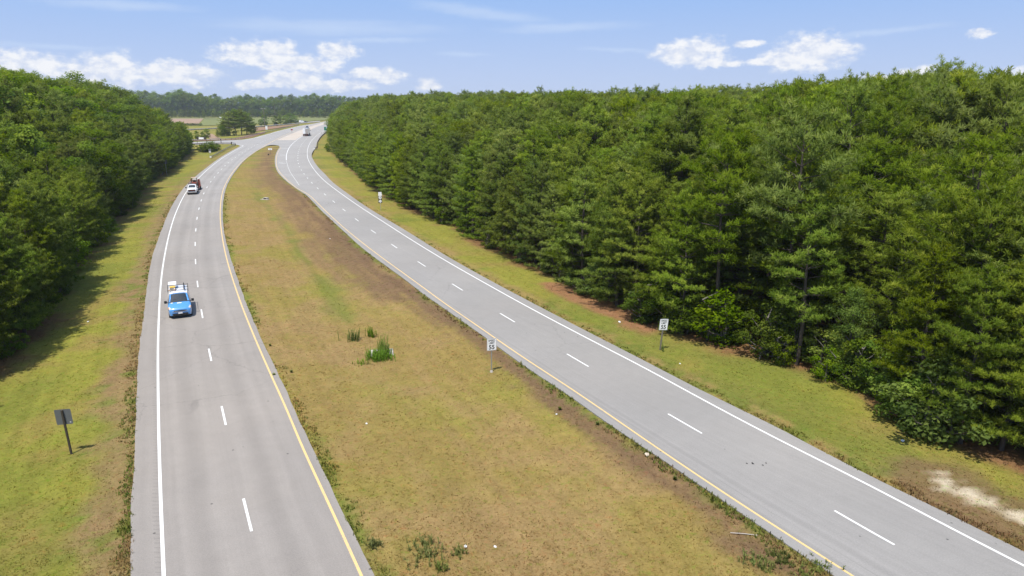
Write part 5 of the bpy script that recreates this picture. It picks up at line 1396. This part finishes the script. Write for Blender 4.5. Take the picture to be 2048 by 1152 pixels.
def pickup_and_trailer():
    E = smooth(LW, 6)
    C, T = lane_pose(E, 1.55, 386, 389.5, 3.0); rz = math.atan2(-T[0], T[1])
    t = thing('pickup_truck', 'white pickup truck with a dark grille towing a red trailer', 'pickup', (C[0], C[1], 0), rz)
    L = Loft([(-2.95, sec(.80, .42, .86, .70, .84, .98, .70, 1.05, 1.07)), (-2.82, sec(.92, .38, .97, .78, .95, 1.08, .80, 1.17, 1.2)), (-1.7, sec(.94, .36, 1.0, .82, .98, 1.14, .84, 1.25, 1.28)), (-1.4, sec(.94, .36, 1.0, .82, .98, 1.18, .86, 1.28, 1.31)), (-0.72, sec(.94, .36, 1.0, .82, .97, 1.22, .72, 1.82, 1.90)), (-0.4, sec(.94, .36, 1.0, .82, .97, 1.22, .72, 1.86, 1.94)), (0.75, sec(.94, .36, 1.0, .82, .97, 1.22, .72, 1.85, 1.93)), (1.05, sec(.94, .36, 1.0, .82, .97, 1.22, .88, 1.27, 1.29)), (2.8, sec(.94, .38, 1.0, .82, .97, 1.22, .88, 1.27, 1.29)), (2.92, sec(.92, .42, .97, .82, .94, 1.20, .85, 1.25, 1.27))])
    L.hull('body', M['paint_white'], t)
    L.panel('windscreen', M['glass'], t, 3.08, 3.95, 0, 2.15, across=True, n=8); L.panel('rear_window', M['glass'], t, 6.15, 6.8, 0, 2.1, across=True)
    L.panel('bed_recess_dark', M['plastic'], t, 7.1, 8.0, 0, 1.95, across=True, off=0.01)  # dark skin on the closed top stands in for the shaded open bed
    for s in (1, -1):
        L.panel('side_window', M['glass'], t, 3.75, 4.9, 2.12, 2.85, s); L.panel('side_window', M['glass'], t, 5.05, 6.0, 2.12, 2.85, s); L.panel('headlight', M['lamp'], t, 0.55, 1.12, 1.4, 2.4, s, 0.012)
        mirror_(t, s * 1.22, -1.0, 1.35, s=1.25)
        for y in (-1.95, 1.75): wheel(t, s * .88, y, .40, .27, 'chrome')
    MB().box((0, -2.97, 0.90), (1.42, 0.14, 0.40), bev=0.03).build('grille', M['sign_black'], t); MB().box((0, -3.05, 0.90), (1.36, 0.03, 0.05)).box((0, -3.05, 0.90), (0.06, 0.03, 0.38)).build('grille_bar', M['paint_red'], t)
    MB().box((0, -3.0, 0.56), (1.9, 0.22, 0.24), bev=0.05).build('bumper', M['chrome'], t); MB().box((0, -2.96, 0.30), (1.8, 0.18, 0.30), bev=0.03).build('air_dam', M['plastic'], t)
    for s in (-.8, .8): MB().tube([(s, 1.3, 1.28), (s, 1.3, 2.0), (s, 2.6, 2.0), (s, 2.6, 1.28)], 0.03, 6).build('rack_rail', M['plastic'], t)
    C, T = lane_pose(E, 1.55, 386, 389.5, 10.2); rz = math.atan2(-T[0], T[1])
    r = thing('equipment_trailer', 'red flatbed trailer with upright posts behind the white pickup', 'trailer', (C[0], C[1], 0), rz)
    MB().box((0, 0, .62), (2.0, 5.2, .16)).build('deck', M['paint_red'], r)
    for s in (-1, 1):
        MB().box((s * 1.05, 0, .95), (.08, 5.2, .10)).box((s * 1.05, 0, .70), (.06, 5.2, .08)).build('side_rail', M['paint_red'], r)
        for y in (-2.5, -.9, .8, 2.5): MB().box((s * 1.05, y, 1.2), (.07, .07, 1.3)).build('stake', M['paint_red'], r)
        MB().box((s * 1.14, .35, .82), (.24, 1.9, .06), bev=0.02).build('fender', M['paint_red'], r)
        for y in (-.1, .8): wheel(r, s * 1.12, y, .36, .22)
        MB().box((s * .75, 2.55, 1.35), (.45, .10, 1.5), rx=R_(12)).build('ramp', M['paint_red'], r)
    MB().tube([(-.7, -2.6, .55), (0, -3.9, .5)], .05, 6).tube([(.7, -2.6, .55), (0, -3.9, .5)], .05, 6).build('tongue', M['paint_red'], r)
    q = thing('loader', 'small red and tan loader with a roll frame on the trailer', 'machine', (C[0], C[1], .71), rz)
    MB().box((0, .3, .65), (1.25, 1.9, .7), bev=.08).build('body', M['paint_red'], q); MB().box((0, .95, 1.15), (1.0, .8, .5), bev=.06).build('hood', M['tan'], q)
    for s in (-1, 1):
        for y in (-.45, .95): wheel(q, s * .75, y, .42, .3, 'tan')
        MB().tube([(s * .55, -.35, 1.0), (s * .55, -.35, 1.95), (s * .55, .55, 1.95), (s * .55, .6, 1.0)], .05, 6).build('roll_bar', M['rust'], q)
        MB().tube([(s * .62, .9, 1.2), (s * .62, -.4, 1.35), (s * .62, -1.3, .6)], .07, 6).build('lift_arm', M['rust'], q)
    MB().box((0, .1, 1.99), (1.25, 1.05, .07), bev=.03).build('canopy', M['tan'], q); MB().box((0, .25, 1.05), (.55, .5, .6), bev=.08).build('seat', M['plastic'], q)
    MB().prism([(-.7, .1), (.7, .1), (.7, .6), (-.7, .75)], -1.75, -1.2).build('bucket', M['rust'], q)
pickup_and_trailer()

def semi():
    T = np.array([-0.215, 0.977]); P = at0(611.5, 272.3); rz = math.atan2(-T[0], T[1]); W, Ln = 2.6, 14.6
    C = P + T * Ln / 2; S = 1.12
    t = thing('semi_trailer', 'white box semi trailer driving away on the right carriageway', 'trailer', (C[0], C[1], 0), rz); t.scale = (S,) * 3
    MB().box((0, 0, 2.62), (W, Ln, 2.84), bev=.05).build('box_body', M['paint_white'], t)
    MB().box((0, 0, 4.05), (W - .1, Ln - .1, .05)).build('roof', M['paint_silver'], t)
    for s in (-1, 1):
        MB().box((s * .63, -Ln / 2 - .03, 2.62), (1.2, .05, 2.62), bev=.02).build('rear_door', M['sign_white'] if s < 0 else M['concrete_raw'], t)
        for k in (-.3, .3): MB().tube([(s * .63 + k, -Ln / 2 - .08, 1.35), (s * .63 + k, -Ln / 2 - .08, 3.9)], .025, 6).build('lock_rod', M['steel'], t)
        MB().box((s * 1.1, -Ln / 2 - .06, 1.12), (.3, .06, .14)).build('tail_light', M['lamp_red'], t)
        MB().box((s * 1.2, 2.0, .95), (.06, 6.5, .7)).build('side_skirt', M['paint_silver'], t)
        for y in (-5.9, -4.6):
            for k in (0.92, 1.2): wheel(t, s * k, y, .52, .26, 'chrome')
        MB().box((s * .95, -6.75, .5), (.55, .03, .55)).build('mud_flap', M['rubber'], t)
    MB().box((0, -Ln / 2 - .02, 1.12), (W, .12, .20)).build('rear_sill', M['rust'], t); MB().box((0, -Ln / 2 + .1, .55), (2.2, .12, .12)).box((-.8, -Ln / 2 + .1, .82), (.1, .1, .5)).box((.8, -Ln / 2 + .1, .82), (.1, .1, .5)).build('under_ride_guard', M['paint_red'], t)
    MB().box((0, -5.2, .85), (1.1, 3.2, .3)).build('bogie', M['sign_black'], t)
    C2 = P + T * (Ln + 2.6) * S
    c = thing('semi_tractor', 'dark semi tractor mostly hidden in front of its white trailer', 'truck', (C2[0], C2[1], 0), rz); c.scale = (S,) * 3
    MB().box((0, -.6, 2.3), (2.3, 2.6, 2.6), bev=.15).build('cab', M['paint_dark'], c); MB().box((0, 1.7, 1.5), (1.9, 2.2, 1.3), bev=.2).build('hood', M['paint_dark'], c)
    MB().box((0, .72, 2.6), (2.0, .06, .8)).build('windscreen', M['glass'], c); MB().prism([(-1.1, 3.55), (1.1, 3.55), (.95, 4.15), (-.95, 4.15)], -1.6, .1).build('roof_fairing', M['paint_dark'], c)
    MB().box((0, -1.6, .9), (.9, 5.5, .3)).build('chassis', M['sign_black'], c); MB().box((0, 2.85, .7), (2.3, .25, .5), bev=.05).build('bumper', M['chrome'], c)
    for s in (-1, 1):
        wheel(c, s * 1.0, 1.9, .52, .3, 'chrome')
        for y in (-2.4, -3.7): wheel(c, s * .95, y, .52, .5, 'chrome')
        MB().tube([(s * 1.15, -1.95, .9), (s * 1.15, -1.95, 3.9)], .09, 8).build('exhaust', M['chrome'], c); mirror_(c, s * 1.45, .75, 2.5, s=1.8)
semi()

def car(px, py, rz, mat, label, kind='sedan', group=None):
    x, y = at0(px, py); t = thing('car' if kind == 'sedan' else 'van', label, 'car' if kind == 'sedan' else 'van', (x, y, 0), rz, group)
    if kind == 'sedan': st = [(-2.3, sec(.6, .3, .7, .5, .68, .62, .5, .68, .7)), (-2.1, sec(.8, .25, .88, .55, .85, .75, .65, .82, .84)), (-1.0, sec(.84, .22, .9, .6, .88, .86, .72, .94, .97)), (-.3, sec(.84, .22, .9, .6, .86, .9, .58, 1.36, 1.42)), (.8, sec(.84, .22, .9, .6, .86, .9, .58, 1.38, 1.43)), (1.6, sec(.84, .22, .9, .6, .87, .92, .7, .98, 1.0)), (2.15, sec(.8, .25, .86, .6, .84, .88, .66, .94, .95)), (2.3, sec(.7, .35, .76, .6, .74, .8, .56, .86, .87))]
    else: st = [(-2.6, sec(.7, .4, .82, .7, .8, .95, .6, 1.02, 1.05)), (-2.4, sec(.9, .32, .96, .7, .94, 1.05, .76, 1.14, 1.17)), (-1.7, sec(.92, .3, .98, .8, .96, 1.15, .8, 1.25, 1.28)), (-.9, sec(.92, .3, .98, .8, .94, 1.25, .78, 2.1, 2.2)), (2.4, sec(.92, .3, .98, .8, .94, 1.25, .8, 2.15, 2.25)), (2.6, sec(.86, .35, .92, .8, .9, 1.25, .76, 2.05, 2.12))]
    L = Loft(st); L.hull('body', M[mat], t)
    k = 2 if kind == 'sedan' else 2
    L.panel('windscreen', M['glass'], t, k + .08, k + .92, 0, 2.1, across=True)
    if kind == 'sedan': L.panel('rear_window', M['glass'], t, 4.1, 4.9, 0, 2.1, across=True)
    for s in (1, -1):
        L.panel('side_window', M['glass'], t, k + .6, k + (2.4 if kind == 'sedan' else 1.5), 2.1, 2.85, s); L.panel('headlight', M['lamp'], t, .5, 1.2, 1.5, 2.4, s, .012); L.panel('tail_light', M['lamp_red'], t, len(st) - 1.9, len(st) - 1.3, 1.3, 2.0, s, .012)
        for yy in (-1.45, 1.45): wheel(t, s * .8, yy, .32, .21)
car(593, 244.5, R_(72), 'paint_silver', 'silver sedan, leftmost of the distant vehicles behind the guardrail')
car(603.5, 245.0, R_(74), 'paint_white', 'white van, middle one of the distant vehicles beyond the junction', 'van')
car(610.5, 244.8, R_(70), 'paint_dark', 'dark car, rightmost of the distant vehicles beyond the junction')
car(614.5, 255.5, R_(10), 'paint_dark', 'dark car just ahead of the semi truck on the right carriageway')
car(443.5, 236.4, R_(85), 'paint_white', 'white van parked on the far field edge behind the pine clump', 'van')
# ------------------------------------------------------------------ summer haze in the air
def haze():
    m = bpy.data.materials.new('haze'); m.use_nodes = True; t = NT(m.node_tree); t.n.clear()
    out = t.add('ShaderNodeOutputMaterial'); v = t.add('ShaderNodeVolumePrincipled')
    v.inputs['Color'].default_value = (0.88, 0.93, 1.0, 1); v.inputs['Density'].default_value = 0.00014; v.inputs['Anisotropy'].default_value = 0.2
    t.l.new(v.outputs[0], out.inputs['Volume'])
    MB().box((0, 3500, 22), (19500, 18500, 50)).build('haze', m, kind='stuff', label='thin pale summer haze over the far woods')
haze()
